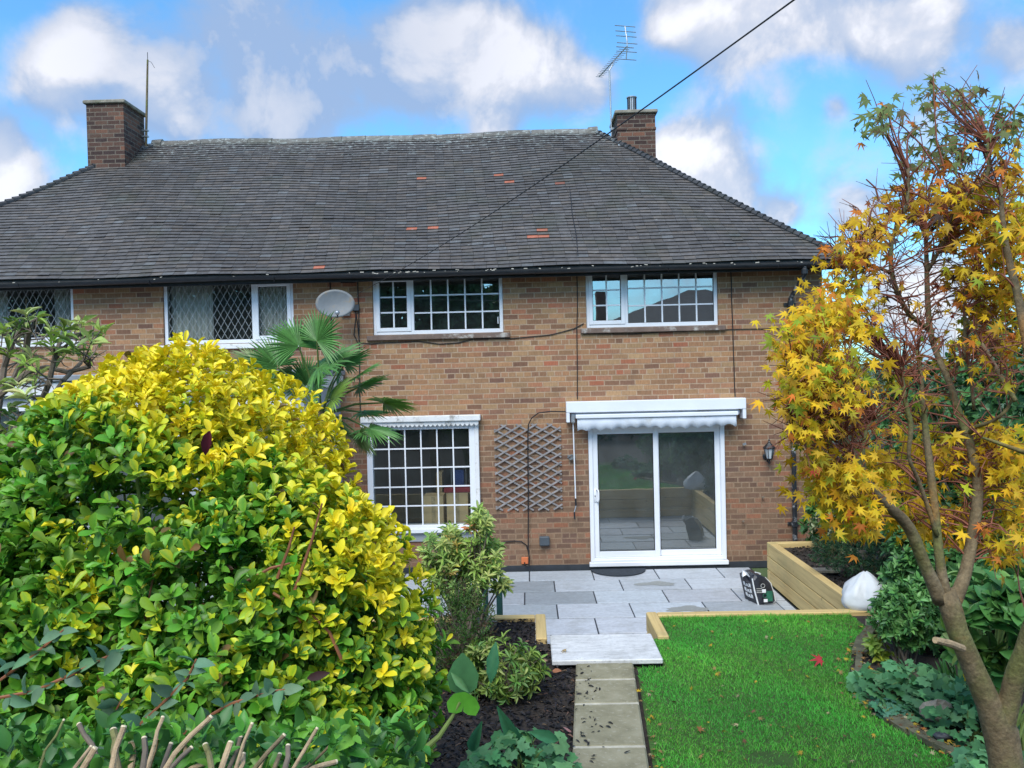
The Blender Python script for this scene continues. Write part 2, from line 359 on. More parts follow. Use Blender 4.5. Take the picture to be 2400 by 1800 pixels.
# ------------------------------------------------------------------ mesh builder
class MB:
    def __init__(s): s.v = []; s.f = []; s.mi = []; s.col = []; s.cur = (1, 1, 1); s.m = 0
    def add(s, vs, fs):
        o = len(s.v); s.v += [tuple(v) for v in vs]; s.col += [s.cur]*len(vs)
        for f in fs: s.f.append([i+o for i in f]); s.mi.append(s.m)
        return s
    def box(s, x0, x1, y0, y1, z0, z1):
        vs = [(x, y, z) for z in (z0, z1) for y in (y0, y1) for x in (x0, x1)]
        return s.add(vs, [(0, 2, 3, 1), (4, 5, 7, 6), (0, 1, 5, 4), (2, 6, 7, 3), (0, 4, 6, 2), (1, 3, 7, 5)])
    def bev(s, x0, x1, y0, y1, z0, z1, b=0.006):            # box with chamfered edges
        def ring(z, i): return [(x0+i, y0, z), (x1-i, y0, z), (x1, y0+i, z), (x1, y1-i, z), (x1-i, y1, z), (x0+i, y1, z), (x0, y1-i, z), (x0, y0+i, z)]
        def sh(r, k):
            cx, cy = (x0+x1)/2, (y0+y1)/2
            return [(cx+(x-cx)*(1-2*k/(x1-x0)), cy+(y-cy)*(1-2*k/(y1-y0)), z) for x, y, z in r]
        rs = [sh(ring(z0, b), b), ring(z0+b, b), ring(z1-b, b), sh(ring(z1, b), b)]
        vs = [p for r in rs for p in r]; fs = [tuple(range(7, -1, -1)), tuple(range(24, 32))]
        for k in range(3):
            for i in range(8): j = (i+1) % 8; fs.append((k*8+i, k*8+j, k*8+8+j, k*8+8+i))
        return s.add(vs, fs)
    def obox(s, c, ax, ay, az):                             # oriented box: centre, three half vectors
        c = Vector(c); vs = [c+ax*i+ay*j+az*k for k in (-1, 1) for j in (-1, 1) for i in (-1, 1)]
        return s.add(vs, [(0, 2, 3, 1), (4, 5, 7, 6), (0, 1, 5, 4), (2, 6, 7, 3), (0, 4, 6, 2), (1, 3, 7, 5)])
    def bar(s, a, b, w, h, upv=Vector((0, 1, 0))):
        a = Vector(a); b = Vector(b); d = (b-a); L = d.length
        if L < 1e-6: return s
        d /= L; n = d.cross(upv)
        if n.length < 1e-4: n = d.cross(Vector((1, 0, 0)))
        n.normalize(); q = n.cross(d).normalized()
        return s.obox((a+b)/2, d*(L/2), n*(w/2), q*(h/2))
    def tube(s, pts, rad, n=8, caps=True, wob=0.0, seed=0):
        pts = [Vector(p) for p in pts]; k = len(pts)
        if not hasattr(rad, '__len__'): rad = [rad]*k
        rr = random.Random(seed); vs = []; fs = []; pn = None
        for i, p in enumerate(pts):
            d = (pts[min(i+1, k-1)]-pts[max(i-1, 0)])
            d = d.normalized() if d.length > 1e-9 else Vector((0, 0, 1))
            if pn is None: pn = d.cross(Vector((0.3, 0.9, 0.2)) if abs(d.y) < 0.9 else Vector((1, 0, 0))).normalized()
            else:
                pn = (pn - d*pn.dot(d)); pn = pn.normalized() if pn.length > 1e-6 else d.orthogonal().normalized()
            q = d.cross(pn)
            for j in range(n):
                a = 2*math.pi*j/n; r = rad[i]*(1+rr.uniform(-wob, wob))
                vs.append(p+pn*math.cos(a)*r+q*math.sin(a)*r)
        for i in range(k-1):
            for j in range(n): jj = (j+1) % n; fs.append((i*n+j, i*n+jj, (i+1)*n+jj, (i+1)*n+j))
        if caps: fs += [tuple(range(n-1, -1, -1)), tuple(range((k-1)*n, k*n))]
        return s.add(vs, fs)
    def lathe(s, c, prof, n=20, axis=None):                  # prof: (r, h)
        c = Vector(c); ax = Vector(axis or (0, 0, 1)).normalized(); p = ax.orthogonal().normalized(); q = ax.cross(p)
        vs = []; fs = []
        for r, h in prof:
            for j in range(n): a = 2*math.pi*j/n; vs.append(c+ax*h+p*math.cos(a)*r+q*math.sin(a)*r)
        for i in range(len(prof)-1):
            for j in range(n): jj = (j+1) % n; fs.append((i*n+j, i*n+jj, (i+1)*n+jj, (i+1)*n+j))
        fs += [tuple(range(n-1, -1, -1)), tuple(range((len(prof)-1)*n, len(prof)*n))]
        return s.add(vs, fs)
    def prism(s, poly, fa, fb):                              # poly of 2-D points, fa/fb map to the two faces
        n = len(poly); vs = [fa(*p) for p in poly]+[fb(*p) for p in poly]
        fs = [tuple(range(n-1, -1, -1)), tuple(range(n, 2*n))]+[(i, (i+1) % n, n+(i+1) % n, n+i) for i in range(n)]
        return s.add(vs, fs)
    def build(s, name, mats, parent=None, smooth=False):
        if not isinstance(mats, (list, tuple)): mats = [mats]
        return mesh_obj(name, np.array(s.v, dtype=np.float32).reshape(-1, 3), s.f, mats, parent, np.array(s.col, dtype=np.float32), np.array(s.mi), smooth)

def base_of(o):
    p = Vector((0, 0, 0))
    while o: p += o.location; o = o.parent
    return p
def mesh_obj(name, V, faces, mats, parent=None, col=None, mi=None, smooth=False):
    me = bpy.data.meshes.new(name)
    if parent is not None: off = base_of(parent); loc = Vector((0, 0, 0))
    else:
        lo, hi = V.min(0), V.max(0)
        off = Vector(((lo[0]+hi[0])/2, (lo[1]+hi[1])/2, lo[2])); loc = off
        if max(hi-lo) > 25: off = loc = Vector((0, 0, 0))
    V = V - np.array(off, dtype=np.float32)
    if isinstance(faces, np.ndarray):
        nf, k = faces.shape
        me.vertices.add(len(V)); me.vertices.foreach_set('co', V.astype(np.float32).ravel())
        me.loops.add(nf*k); me.loops.foreach_set('vertex_index', faces.astype(np.int32).ravel())
        me.polygons.add(nf); me.polygons.foreach_set('loop_start', np.arange(0, nf*k, k, dtype=np.int32))
        me.update(calc_edges=True)
    else:
        me.from_pydata(V.tolist(), [], faces); me.update()
    if col is not None:
        at = me.attributes.new('tint', 'FLOAT_COLOR', 'POINT')
        at.data.foreach_set('color', np.concatenate([col, np.ones((len(col), 1), np.float32)], 1).astype(np.float32).ravel())
    for m in mats: me.materials.append(MATS[m] if isinstance(m, str) else m)
    if mi is not None and len(mats) > 1: me.polygons.foreach_set('material_index', np.array(mi, dtype=np.int32))
    if smooth: me.polygons.foreach_set('use_smooth', np.ones(len(me.polygons), dtype=bool))
    o = bpy.data.objects.new(name, me); C.objects.link(o)
    o.location = loc
    if parent is not None: o.parent = parent
    return o
def thing(name, label, cat, loc=(0, 0, 0), group=None):
    o = bpy.data.objects.new(name, None); C.objects.link(o); o.location = loc; o.empty_display_size = 0.2
    return tag(o, label, cat, group)
def tag(o, label=None, cat=None, group=None, kind=None):
    if label: o['label'] = label
    if cat: o['category'] = cat
    if group: o['group'] = group
    if kind: o['kind'] = kind
    return o
def structure(o): o['kind'] = 'structure'; return o
# ================================================================== SETTING
def big_sheet(name, m, x0, x1, y0, y1, z):
    return structure(MB().add([(x0, y0, z), (x1, y0, z), (x1, y1, z), (x0, y1, z)], [(0, 1, 2, 3)]).build(name, m))
g = MB()          # one sheet to the horizon, sunk a little below the patio flags
g.add([(-1500, -1500, -0.04), (1500, -1500, -0.04), (1500, 1500, -0.04), (-1500, 1500, -0.04)], [(0, 1, 2, 3)])
structure(g.build('ground', 'far_ground'))
TOP = 0.53                                   # level of the raised garden above the patio
YF = -4.14                                   # garden-side edge of the retaining wall
tb = MB()
tb.box(-16, 0.02, -60, YF, -0.02, TOP-0.02); tb.box(0.02, 1.215, -60, -4.79, -0.02, TOP-0.02); tb.box(1.215, 18, -60, YF, -0.02, TOP-0.02)
structure(tb.build('garden_soil', 'soil'))
XP = 3.21                                    # patio-side face of the raised planter
tb = MB(); tb.box(XP+0.1, 12, YF+0.1, -0.93, -0.02, TOP-0.045)
tb.box(5.4, 18, -0.93, 14, -0.02, 0.45)
structure(tb.build('planter_soil', 'soil'))

# ---- patio of grey flags
rows = [(-0.10, -0.637), (-0.663, -1.197), (-1.223, -1.782), (-1.808, -2.377), (-2.403, -2.962), (-2.988, -3.542), (-3.568, -4.04), (-4.05, -4.76)]
off = [0.88, 0.31, 0.815, 0.305, 0.735, 0.20, 0.62, 0.5]
pm = MB()
for i, ((ya, yb), o) in enumerate(zip(rows, off)):
    xa, xb = (-3.4, XP-0.02) if i < 7 else (0.14, 1.11)
    xs = sorted(x for x in [o+0.912*k for k in range(-8, 8)] if xa+0.08 < x < xb-0.08)
    cuts = [xa]+xs+[xb]
    for j in range(len(cuts)-1):
        v = R.choice([0.44, 0.47, 0.50, 0.52, 0.48, 0.38]); 
        if (i, j) in ((1, 3), (2, 4)): v = 0.31
        tintc = R.uniform(-0.012, 0.012); pm.cur = (v*0.93+tintc, v*1.0, v*1.09)
        dz = R.uniform(-0.002, 0.002)
        pm.bev(cuts[j]+0.008, cuts[j+1]-0.008, yb+0.004, ya-0.004, -0.035, 0.0+dz, 0.004)
structure(pm.build('patio', 'flagstone'))
structure(MB().box(-3.42, XP, -4.78, -0.09, -0.038, -0.012).build('patio_joints', 'bitumen'))
for (px, py, rx, ry, lbl) in ((1537, 1368, 0.27, 0.10, 'damp grey stain on the patio flag in front of the doormat'), (1612, 1427, 0.25, 0.11, 'damp grey stain on the patio flag close to the lawn edge')):
    c = PZ(px, py, 0.003); mb = MB(); mb.cur = (0.275, 0.285, 0.275); n = 44; vs = [(c.x, c.y, 0.004)]
    for k in range(n):
        a = 2*math.pi*k/n; q = 1+0.16*math.sin(3*a+px)+.10*math.sin(5*a+1)+R.uniform(-.10, .10)
        vs.append((c.x+rx*q*math.cos(a), c.y+ry*q*math.sin(a), 0.004))
    tag(mb.add(vs, [(0, 1+k, 1+(k+1) % n) for k in range(n)]).build('damp_stain', 'flagstone'), lbl, 'stain')

# ---- path of old slabs running from the step towards the camera
pb = MB(); z = TOP+0.045
yj = [-5.45, -5.81, -6.26, -6.92, -7.6, -8.3, -9.0]
def pathx(y):
    k = (y+5.43)/(-7.16+5.43); return 0.345-0.13*k, 0.805-0.13*k
for j in range(len(yj)-1):
    a, b_ = yj[j]-0.008, yj[j+1]+0.012
    (l0, r0_), (l1, r1) = pathx(a), pathx(b_)
    e = 0.012
    vs = [(l0, a, TOP-.02), (r0_, a, TOP-.02), (r1, b_, TOP-.02), (l1, b_, TOP-.02), (l0, a, z-e), (r0_, a, z-e), (r1, b_, z-e), (l1, b_, z-e),
          (l0+e, a-e, z), (r0_-e, a-e, z), (r1-e, b_+e, z), (l1+e, b_+e, z)]
    pb.add(vs, [(0, 1, 5, 4), (1, 2, 6, 5), (2, 3, 7, 6), (3, 0, 4, 7), (4, 5, 9, 8), (5, 6, 10, 9), (6, 7, 11, 10), (7, 4, 8, 11), (8, 9, 10, 11)])
structure(pb.build('path', 'path_slab'))
pj = MB()
for j in range(1, len(yj)-1):
    l, r_ = pathx(yj[j]); pj.box(l+.004, r_-.004, yj[j]-0.021, yj[j]+0.014, TOP, z-0.002)
structure(pj.build('path_mortar', 'joint_mortar'))
mb = MB(); mb.cur = (0.66, 0.66, 0.655); mb.bev(0.15, 1.05, -5.44, -4.80, TOP+0.018, TOP+0.062, 0.008)
tag(mb.build('step_slab', 'riven_flag'), 'pale riven stone slab stepping from the patio up to the old path', 'stone slab')
tag(MB().box(0.16, 1.04, -4.80, -4.765, 0.0, TOP-0.015).build('step_riser', 'riven_flag'), 'stone riser under the pale slab between the timber returns', 'step')

# ================================================================== THE HOUSE
HOUSE = thing('semi_detached_house', 'brown brick semi-detached house with a dark tiled hipped roof and white windows', 'house', (-2.9, 3.5, 0))
XL, XR, EZ = -10.25, 4.36, 4.42
OPEN = []
def opening(x0, x1, y0, y1):                 # photo px of the outer frame -> wall rectangle
    a = PY(x0, (y0+y1)/2); b = PY(x1, (y0+y1)/2); c = PY((x0+x1)/2, y0); d = PY((x0+x1)/2, y1)
    r = (a.x, b.x, d.z, c.z); OPEN.append(r); return r
W1 = opening(-140, 172, 652, 803); W2 = opening(382, 688, 657, 806); W3 = opening(873, 1179, 641, 783); W4 = opening(1373, 1683, 624, 766)
LW = opening(862, 1116, 992, 1242); DR = opening(1381, 1700, 993, 1331)
DR = (DR[0], DR[1], 0.035, DR[3]); OPEN[5] = DR
def wall_with_holes(mb, x0, x1, z0, z1, holes, y0, y1):
    xs = sorted({x0, x1, *[h[0] for h in holes], *[h[1] for h in holes]}); zs = sorted({z0, z1, *[h[2] for h in holes], *[h[3] for h in holes]})
    inside = lambda x, z: any(h[0] < x < h[1] and h[2] < z < h[3] for h in holes)
    for i in range(len(xs)-1):
        for j in range(len(zs)-1):
            if inside((xs[i]+xs[i+1])/2, (zs[j]+zs[j+1])/2): continue
            mb.add([(xs[i], y0, zs[j]), (xs[i+1], y0, zs[j]), (xs[i+1], y0, zs[j+1]), (xs[i], y0, zs[j+1])], [(0, 1, 2, 3)])
    for h in holes:                           # reveals
        a, b, c, d = h
        mb.add([(a, y0, c), (a, y0, d), (a, y1, d), (a, y1, c)], [(0, 1, 2, 3)]); mb.add([(b, y0, c), (b, y0, d), (b, y1, d), (b, y1, c)], [(3, 2, 1, 0)])
        mb.add([(a, y0, d), (b, y0, d), (b, y1, d), (a, y1, d)], [(0, 1, 2, 3)]); mb.add([(a, y0, c), (b, y0, c), (b, y1, c), (a, y1, c)], [(3, 2, 1, 0)])
mb = MB(); wall_with_holes(mb, XL, XR, 0.07, EZ+0.1, OPEN, 0.0, 0.22)
mb.add([(XR, 0, .07), (XR, 7, .07), (XR, 7, EZ+.1), (XR, 0, EZ+.1)], [(0, 1, 2, 3)]); mb.add([(XL, 0, .07), (XL, 7, .07), (XL, 7, EZ+.1), (XL, 0, EZ+.1)], [(3, 2, 1, 0)])
mb.add([(XL, 7, .07), (XR, 7, .07), (XR, 7, EZ+.1), (XL, 7, EZ+.1)], [(3, 2, 1, 0)])
mb.build('wall', 'house_brick', HOUSE)
pl = MB(); pl.box(XL-.004, DR[0]-.003, -0.012, 0.2, -0.03, 0.068); pl.box(DR[1]+.003, XR+.004, -0.012, 0.2, -0.03, 0.068); pl.box(DR[0]-.003, DR[1]+.003, -0.03, .2, -0.03, 0.033)
pl.build('damp_course', 'bitumen', HOUSE)
# rooms behind the glass
def room(name, x0, x1, z0, z1, y1, floor='room_floor'):
    mb = MB(); y0 = 0.225
    mb.add([(x0, y1, z0), (x1, y1, z0), (x1, y1, z1), (x0, y1, z1)], [(0, 1, 2, 3)])
    mb.add([(x0, y0, z0), (x0, y1, z0), (x0, y1, z1), (x0, y0, z1)], [(0, 1, 2, 3)]); mb.add([(x1, y0, z0), (x1, y1, z0), (x1, y1, z1), (x1, y0, z1)], [(3, 2, 1, 0)])
    mb.add([(x0, y0, z1), (x1, y0, z1), (x1, y1, z1), (x0, y1, z1)], [(3, 2, 1, 0)])
    mb.m = 1; mb.add([(x0, y0, z0), (x1, y0, z0), (x1, y1, z0), (x0, y1, z0)], [(0, 1, 2, 3)])
    mb.build(name, ['room_wall', floor], HOUSE)
room('upstairs_room', -10.1, -2.62, 2.55, 4.4, 4.5); room('upstairs_room', -2.58, 0.45, 2.55, 4.4, 4.5); room('upstairs_room', 0.5, 4.2, 2.55, 4.4, 4.5)
room('ground_floor_room', -2.58, 0.0, 0.05, 2.4, 4.2); room('ground_floor_room', 0.05, 4.2, 0.05, 2.4, 4.6)

# ---- windows
def frame_rect(mb, x0, x1, z0, z1, w, ya, yb, wb=None):
    wb = wb or w
    mb.bev(x0, x0+w, ya, yb, z0, z1, .005); mb.bev(x1-w, x1, ya, yb, z0, z1, .005)
    mb.bev(x0+w, x1-w, ya+.001, yb, z1-w, z1, .005); mb.bev(x0+w, x1-w, ya+.001, yb, z0, z0+wb, .005)
def bars(par, x0, x1, z0, z1, nx, nz, y, w=0.021):
    mb = MB()
    for i in range(1, nx): x = x0+(x1-x0)*i/nx; mb.box(x-w/2, x+w/2, y-.008, y+.006, z0, z1)
    for j in range(1, nz):
        zz = z0+(z1-z0)*j/nz; mb.box(x0, x1, y-.0065, y+.0045, zz-w/2, zz+w/2)
    mb.build('glazing_bars', 'white_plastic', par)
def leads(par, x0, x1, z0, z1, y, sx=0.105, sz=0.185, w=0.0085):
    mb = MB(); k = sz/sx
    def clip(cx, s):
        pts = []
        for x in (x0, x1):
            zz = z0+s*k*(x-cx)
            if z0 <= zz <= z1: pts.append((x, zz))
        for zz in (z0, z1):
            x = cx+(zz-z0)/(s*k)
            if x0 < x < x1: pts.append((x, zz))
        return pts[:2] if len(pts) >= 2 else None
    n = int(((x1-x0)+(z1-z0)/k)/sx)+2
    for i in range(-n, n+1):
        for s in (1, -1):
            p = clip(x0+(i+.5)*sx, s)
            if p: mb.bar((p[0][0], y-.003*s, p[0][1]), (p[1][0], y-.003*s, p[1][1]), 0.004, w)
    mb.build('leading', 'lead', par)
def pane(par, x0, x1, z0, z1, y, m='window_glass'):
    MB().add([(x0, y, z0), (x1, y, z0), (x1, y, z1), (x0, y, z1)], [(0, 1, 2, 3)]).build('pane', m, par)
def casement(r, split, opener, style, nx, nz=3, y=0.03, label=None, sill='brown_sill', sill_z=None):
    x0, x1, z0, z1 = r; D = 0.065
    mb = MB(); frame_rect(mb, x0+.004, x1-.004, z0+.004, z1-.004, 0.052, y, y+D, 0.06)
    xs = x0+(x1-x0)*split
    mb.bev(xs-.028, xs+.028, y+.001, y+D, z0+.064, z1-.056, .005)
    f = mb.build('window', 'white_plastic', HOUSE)
    if label: f['label'] = label
    gz0, gz1 = z0+.064, z1-.056
    for k, (a, b) in enumerate(((x0+.056, xs-.028), (xs+.028, x1-.056))):
        if k == opener:
            s = MB(); frame_rect(s, a-.012, b+.012, gz0-.012, gz1+.012, 0.058, y-.012, y+.04); s.build('opening_sash', 'white_plastic', f)
            p = (a+.046, b-.046, gz0+.046, gz1-.046)
        else: p = (a, b, gz0, gz1)
        g2 = MB(); frame_rect(g2, p[0], p[1], p[2], p[3], 0.007, y+.01, y+.03); g2.build('gasket', 'black_plastic', f)
        pane(f, p[0], p[1], p[2], p[3], y+.03, 'window_glass' if style == 'georgian' else 'leaded_glass')
        if style == 'georgian': bars(f, p[0], p[1], p[2], p[3], 2 if k == opener else nx, nz, y+.022)
        else: leads(f, p[0], p[1], p[2], p[3], y+.024)
    # projecting sill
    MB().bev(x0-.09, x1+.09, -0.055, y-.004, z0-.075, z0-.004, .006).build('sill', sill, f)
    return f
win3 = casement(W3, 0.300, 0, 'georgian', 5, label='white upstairs window with glazing bars, dark trees reflected in it')
MB().bar((PY(1167, 745, .05).x, .046, PY(1167, 742).z), (PY(1167, 745, .05).x, .046, PY(1167, 758).z), .012, .008).build('trickle_vent', 'white_plastic', win3)
win4 = casement(W4, 0.305, 0, 'georgian', 5, label='white upstairs window with glazing bars, sky and roof reflected in it')
win2 = casement(W2, 0.69, 1, 'leaded', 0, label='white upstairs window with diamond leading and net curtains', sill='white_paint')
win1 = casement(W1, 0.2, 0, 'leaded', 0, label='white diamond-leaded window half hidden by the shrub', sill='white_paint')
def curtain(par, x0, x1, z0, z1, y):
    n = 60; vs = []; fs = []
    for i in range(n+1):
        x = x0+(x1-x0)*i/n; yy = y+.022*math.sin(i*1.15+x)+.012*math.sin(i*.47)
        vs += [(x, yy, z0), (x, yy+.004*math.sin(i), z1)]
    for i in range(n): fs.append((2*i, 2*i+2, 2*i+3, 2*i+1))
    MB().add(vs, fs).build('curtain', 'curtain', par, smooth=True)
cx = lambda px: PY(px, 720, .15).x
curtain(win2, W2[0]+.05, cx(497), W2[2]-.1, W2[3]+.05, .17); curtain(win2, cx(602), W2[1]-.04, W2[2]-.1, W2[3]+.05, .17)
curtain(win1, cx(128), W1[1]-.04, W1[2]-.1, W1[3]+.05, .17); curtain(win1, cx(-60), cx(18), W1[2]-.1, W1[3]+.05, .17)

# ---- boards above the upstairs windows, soffit and gutter
for (x0, x1, z0, z1), (pa, pb_) in zip((W1, W2, W3, W4), ((-150, 190), (356, 702), (846, 1192), (1346, 1700))):
    a, b = PY(pa, 640).x, PY(pb_, 640).x
    m2 = MB(); m2.box(a, b, -0.10, -0.01, z1+.015, z1+.085); m2.box(x0-.02, x1+.02, -0.055, 0.02, z1-.012, z1+.013)
    m2.build('head_board', 'eaves_board', HOUSE)
    for k in range(4):
        x = a+(b-a)*(k+.5)/4+.06*math.sin(k*3+a); MB().box(x-.025, x+.025, -.118, -.101, z1+.045, z1+.078).build('gutter_bracket', 'black_plastic', HOUSE)
RX0, RX1 = -10.62, 4.60; EY, EZR = -0.34, 4.40
mb = MB(); mb.box(RX0+.05, RX1-.05, EY+.03, 0.02, EZR+.02, EZR+.05); mb.box(RX0+.05, RX1-.03, EY+.02, EY+.045, EZR-.10, EZR+.05)
mb.build('soffit', 'dark_board', HOUSE)
gt = MB(); n = 10; gy, gz, gr = EY-.045, EZR-.012, .050
vs = []; fs = []
for k, x in enumerate([RX0, -8, -6, -4, -2, 0, 2, RX1]):
    dz = 0.012*math.sin(x*1.1)+.008*math.sin(x*2.7)
    for j in range(n+1):
        a = math.pi*(1+j/n); vs.append((x, gy+gr*math.cos(a), gz+dz+gr*math.sin(a)*1.05))
for k in range(7):
    for j in range(n): o = k*(n+1); fs.append((o+j, o+j+1, o+n+1+j+1, o+n+1+j))
gt.add(vs, fs)
for x in (-9.1, -7.3, -5.4, -3.6, -1.75, 0.15, 2.05, 3.6):
    gt.tube([(x, gy+(gr+.006)*math.cos(math.pi*(1+j/8)), gz+(gr+.008)*math.sin(math.pi*(1+j/8))) for j in range(9)], .007, 5)
gt.build('gutter', 'black_plastic', HOUSE)
fl = MB()
for k in range(60):                         # crumbling verge mortar and lime flakes along the tile edge
    x = R.choice([R.uniform(-2.6, 4.3), R.uniform(-2.3, .3), R.uniform(-8, 4)]); z = EZR+R.uniform(-.005, .028); s = R.uniform(.004, .013)
    fl.obox((x, EY-.05-R.uniform(0, .04), z), Vector((s*R.uniform(1, 2.4), 0, R.uniform(-.004, .004))), Vector((0, s*.5, .002)), Vector((0, 0.003, s*.45)))
fl.build('mortar_flakes', 'mortar', HOUSE)['kind'] = 'stuff'
for (px, py) in ((741, 655), (816, 656), (1738, 622)):
    c = PY(px, py); v = MB(); v.box(c.x-.11, c.x+.11, -.012, -.001, c.z-.045, c.z+.05)
    for k in range(4): v.box(c.x-.10, c.x+.10, -.020, -.0125, c.z-.035+k*.022, c.z-.025+k*.022)
    v.build('air_vent', 'vent_dark', HOUSE)

# ---- ground-floor window: deep white box frame with a scalloped pelmet
x0, x1, z0, z1 = LW
mb = MB(); frame_rect(mb, x0+.004, x1-.004, z0+.004, z1-.004, 0.085, -0.05, 0.10, 0.075)
lw = mb.build('window', 'white_plastic', HOUSE); lw['label'] = 'white ground-floor window with many small panes below a scalloped pelmet'
p = (x0+.09, x1-.09, z0+.08, z1-.09); pane(lw, *p, .0, 'low_glass'); bars(lw, *p, 6, 5, -.012, .02)
MB().bev(x0-.03, x1+.03, -.10, -.052, z0-.03, z0+.03, .005).build('sill', 'white_plastic', lw)
MB().bev(x0+.0, x1-.0, -.03, -.003, z0-.17, z0-.035, .005).build('sill_board', 'render_grey', lw)
MB().bev(x0-.06, x1+.09, -.16, -.003, z1+.03, z1+.115, .008).build('pelmet', 'flaked_paint', lw)
sc2 = MB(); a, b = x0-.07, x1+.06; n = 26; poly = [(a, z1+.028), (b, z1+.028)]
for k in range(n, -1, -1):
    for q in (0.0, 0.25, 0.5, 0.75):
        tt = (k-q)/n
        if tt < 0: continue
        poly.append((a+(b-a)*tt, z1-.01-.035*abs(math.sin(math.pi*(k-q)))))
sc2.prism(poly, lambda x, z: (x, -.125, z), lambda x, z: (x, -.11, z)); sc2.build('scalloped_trim', 'flaked_paint', lw)
MB().bev(x1-.005, x1+.055, -.06, -.004, z0-.03, z1+.01, .006).build('jamb_board', 'white_paint', lw)

# ---- sliding patio door
x0, x1, z0, z1 = DR; z0 = .035
mb = MB(); frame_rect(mb, x0+.003, x1-.003, z0+.07, z1-.003, .06, -.035, .10, .06); mb.bev(x0-.02, x1+.02, -.065, .10, z0, z0+.066, .008); mb.bev(x0+.05, x1-.05, -.05, .02, z0+.0665, z0+.10, .005)
door = mb.build('patio_door', 'white_plastic', HOUSE)
xm = PY(1540, 1160).x
for k, (a, b, y) in enumerate(((x0+.062, xm+.03, -.012), (xm-.03, x1-.062, .035))):
    s = MB(); frame_rect(s, a, b, z0+.132, z1-.063, .075, y, y+.04, .085); sash = s.build('sliding_panel', 'white_plastic', door)
    g2 = MB(); frame_rect(g2, a+.075, b-.075, z0+.217, z1-.138, .009, y+.006, y+.03); g2.build('gasket', 'black_plastic', door)
    pane(door, a+.075, b-.075, z0+.217, z1-.138, y+.022, 'door_glass')
MB().box(x0+.07, x1-.07, .0, .06, z1-.115, z1-.068).build('head_seal', 'white_plastic', door)
c = PY(1397, 1162, -.03); h = MB(); h.bev(c.x-.028, c.x+.004, -.022, -.0125, c.z-.10, c.z+.10, .003)
h.tube([(c.x+.012, -.02, c.z-.09), (c.x+.03, -.06, c.z-.085), (c.x+.036, -.07, c.z-.05), (c.x+.036, -.07, c.z+.05), (c.x+.03, -.06, c.z+.085), (c.x+.012, -.02, c.z+.09)], .011, 8)
h.build('handle', 'white_plastic', door, smooth=True)
MB().box(c.x-.018, c.x-.008, -.0245, -.0222, c.z-.02, c.z+.005).build('keyhole', 'black_plastic', door)
for (px, py) in ((1668, 997), (1673, 1308)):
    q = PY(px, py, .03); MB().bev(q.x-.03, q.x+.02, .015, .034, q.z-.012, q.z+.012, .003).build('catch', 'galvanised', door)

# ---- roof
RZ, RY = 7.42, 3.5
SL = math.hypot(RY-EY, RZ-EZR); ts = Vector((0, (RY-EY)/SL, (RZ-EZR)/SL)); tn = Vector((0, -ts.z, ts.y))
RLX, RRX = PY(368, 345, RY).x, PY(1392, 312, RY).x
def sag(x, d):
    q = math.sin(math.pi*min(max(d/SL, 0), 1))
    return (-0.055*math.exp(-((x+1.2)/1.6)**2)*q + 0.03*math.sin(x*0.9+1)*q + .012*math.sin(x*2.3+d*1.7) + .02*math.sin(x*.55)*(d/SL))
def rp(x, d, h=0.0): return Vector((x, EY, EZR)) + ts*d + tn*(h+sag(x, d)) + Vector((0, 0, .035))
red_px = [(1167, 407), (1198, 423), (980, 410), (972, 529), (1025, 527), (1250, 555), (1272, 555), (1260, 545), (1314, 432), (742, 624)]
reds = []
for px, py in red_px:
    d0 = ray(px, py); nrm = tn; tt = (Vector((0, EY, EZR+.035))-CAM).dot(nrm)/d0.dot(nrm); q = CAM+d0*tt
    reds.append((q.x, (q-Vector((0, EY, EZR+.035))).dot(ts)))
G, TW = 0.1005, 0.168; nr = int(SL/G)
rf = MB(); reduse = set()
def hipx(d): k = d/SL; return RX0+(RLX-RX0)*k, RX1+(RRX-RX1)*k
for i in range(nr+1):
    d = i*G; l, r_ = hipx(d); x = l-TW*(0.5 if i % 2 else 0)-R.uniform(0, .02)
    while x < r_:
        a, b = max(x+.0015, l-.01), min(x+TW-.0015+R.uniform(-.001, .001), r_+.01)
        if b-a > .02:
            jd = R.gauss(0, .0022); lift = .023+R.uniform(0, .004)
            if R.random() < .012: jd -= R.uniform(.01, .025); lift += .008
            blot = .5+.5*math.sin(x*1.3+2*math.sin(d*.9))*math.sin(d*1.6+x*.6)
            v = R.choice([.074, .080, .086, .092, .100])*(0.88+.24*blot)
            hh = R.random()
            col = (v*1.09, v*1.0, v*.95) if hh < .70 else (v*1.20, v*1.04, v*.92) if hh < .96 else (v*1.35, v*1.35, v*1.35)
            for (rx, rd) in reds:
                if abs((a+b)/2-rx) < TW*.52 and abs(d+G*.5-rd) < G*.52: col = (.40, .13, .075) if R.random() < .7 else (.25, .09, .06)
            rf.cur = col
            e0, e1 = max(0, d+jd), min(SL+.01, d+jd+.15); th = .012
            k0, k1 = R.uniform(-.0015, .0015), R.uniform(-.0015, .0015)
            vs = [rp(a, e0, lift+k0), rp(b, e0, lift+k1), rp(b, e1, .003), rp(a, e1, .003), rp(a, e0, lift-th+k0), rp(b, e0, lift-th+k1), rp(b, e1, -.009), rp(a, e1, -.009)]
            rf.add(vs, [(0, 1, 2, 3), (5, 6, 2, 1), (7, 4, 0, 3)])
            rf.cur = tuple(q*.35 for q in col); rf.add([vs[4], vs[5], vs[1], vs[0]], [(0, 1, 2, 3)])     # tail edge painted dark for the shadow line at each course
        x += TW
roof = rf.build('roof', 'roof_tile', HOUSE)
ub = MB(); ub.cur = (.05, .05, .055)          # the other slopes and the felt beneath
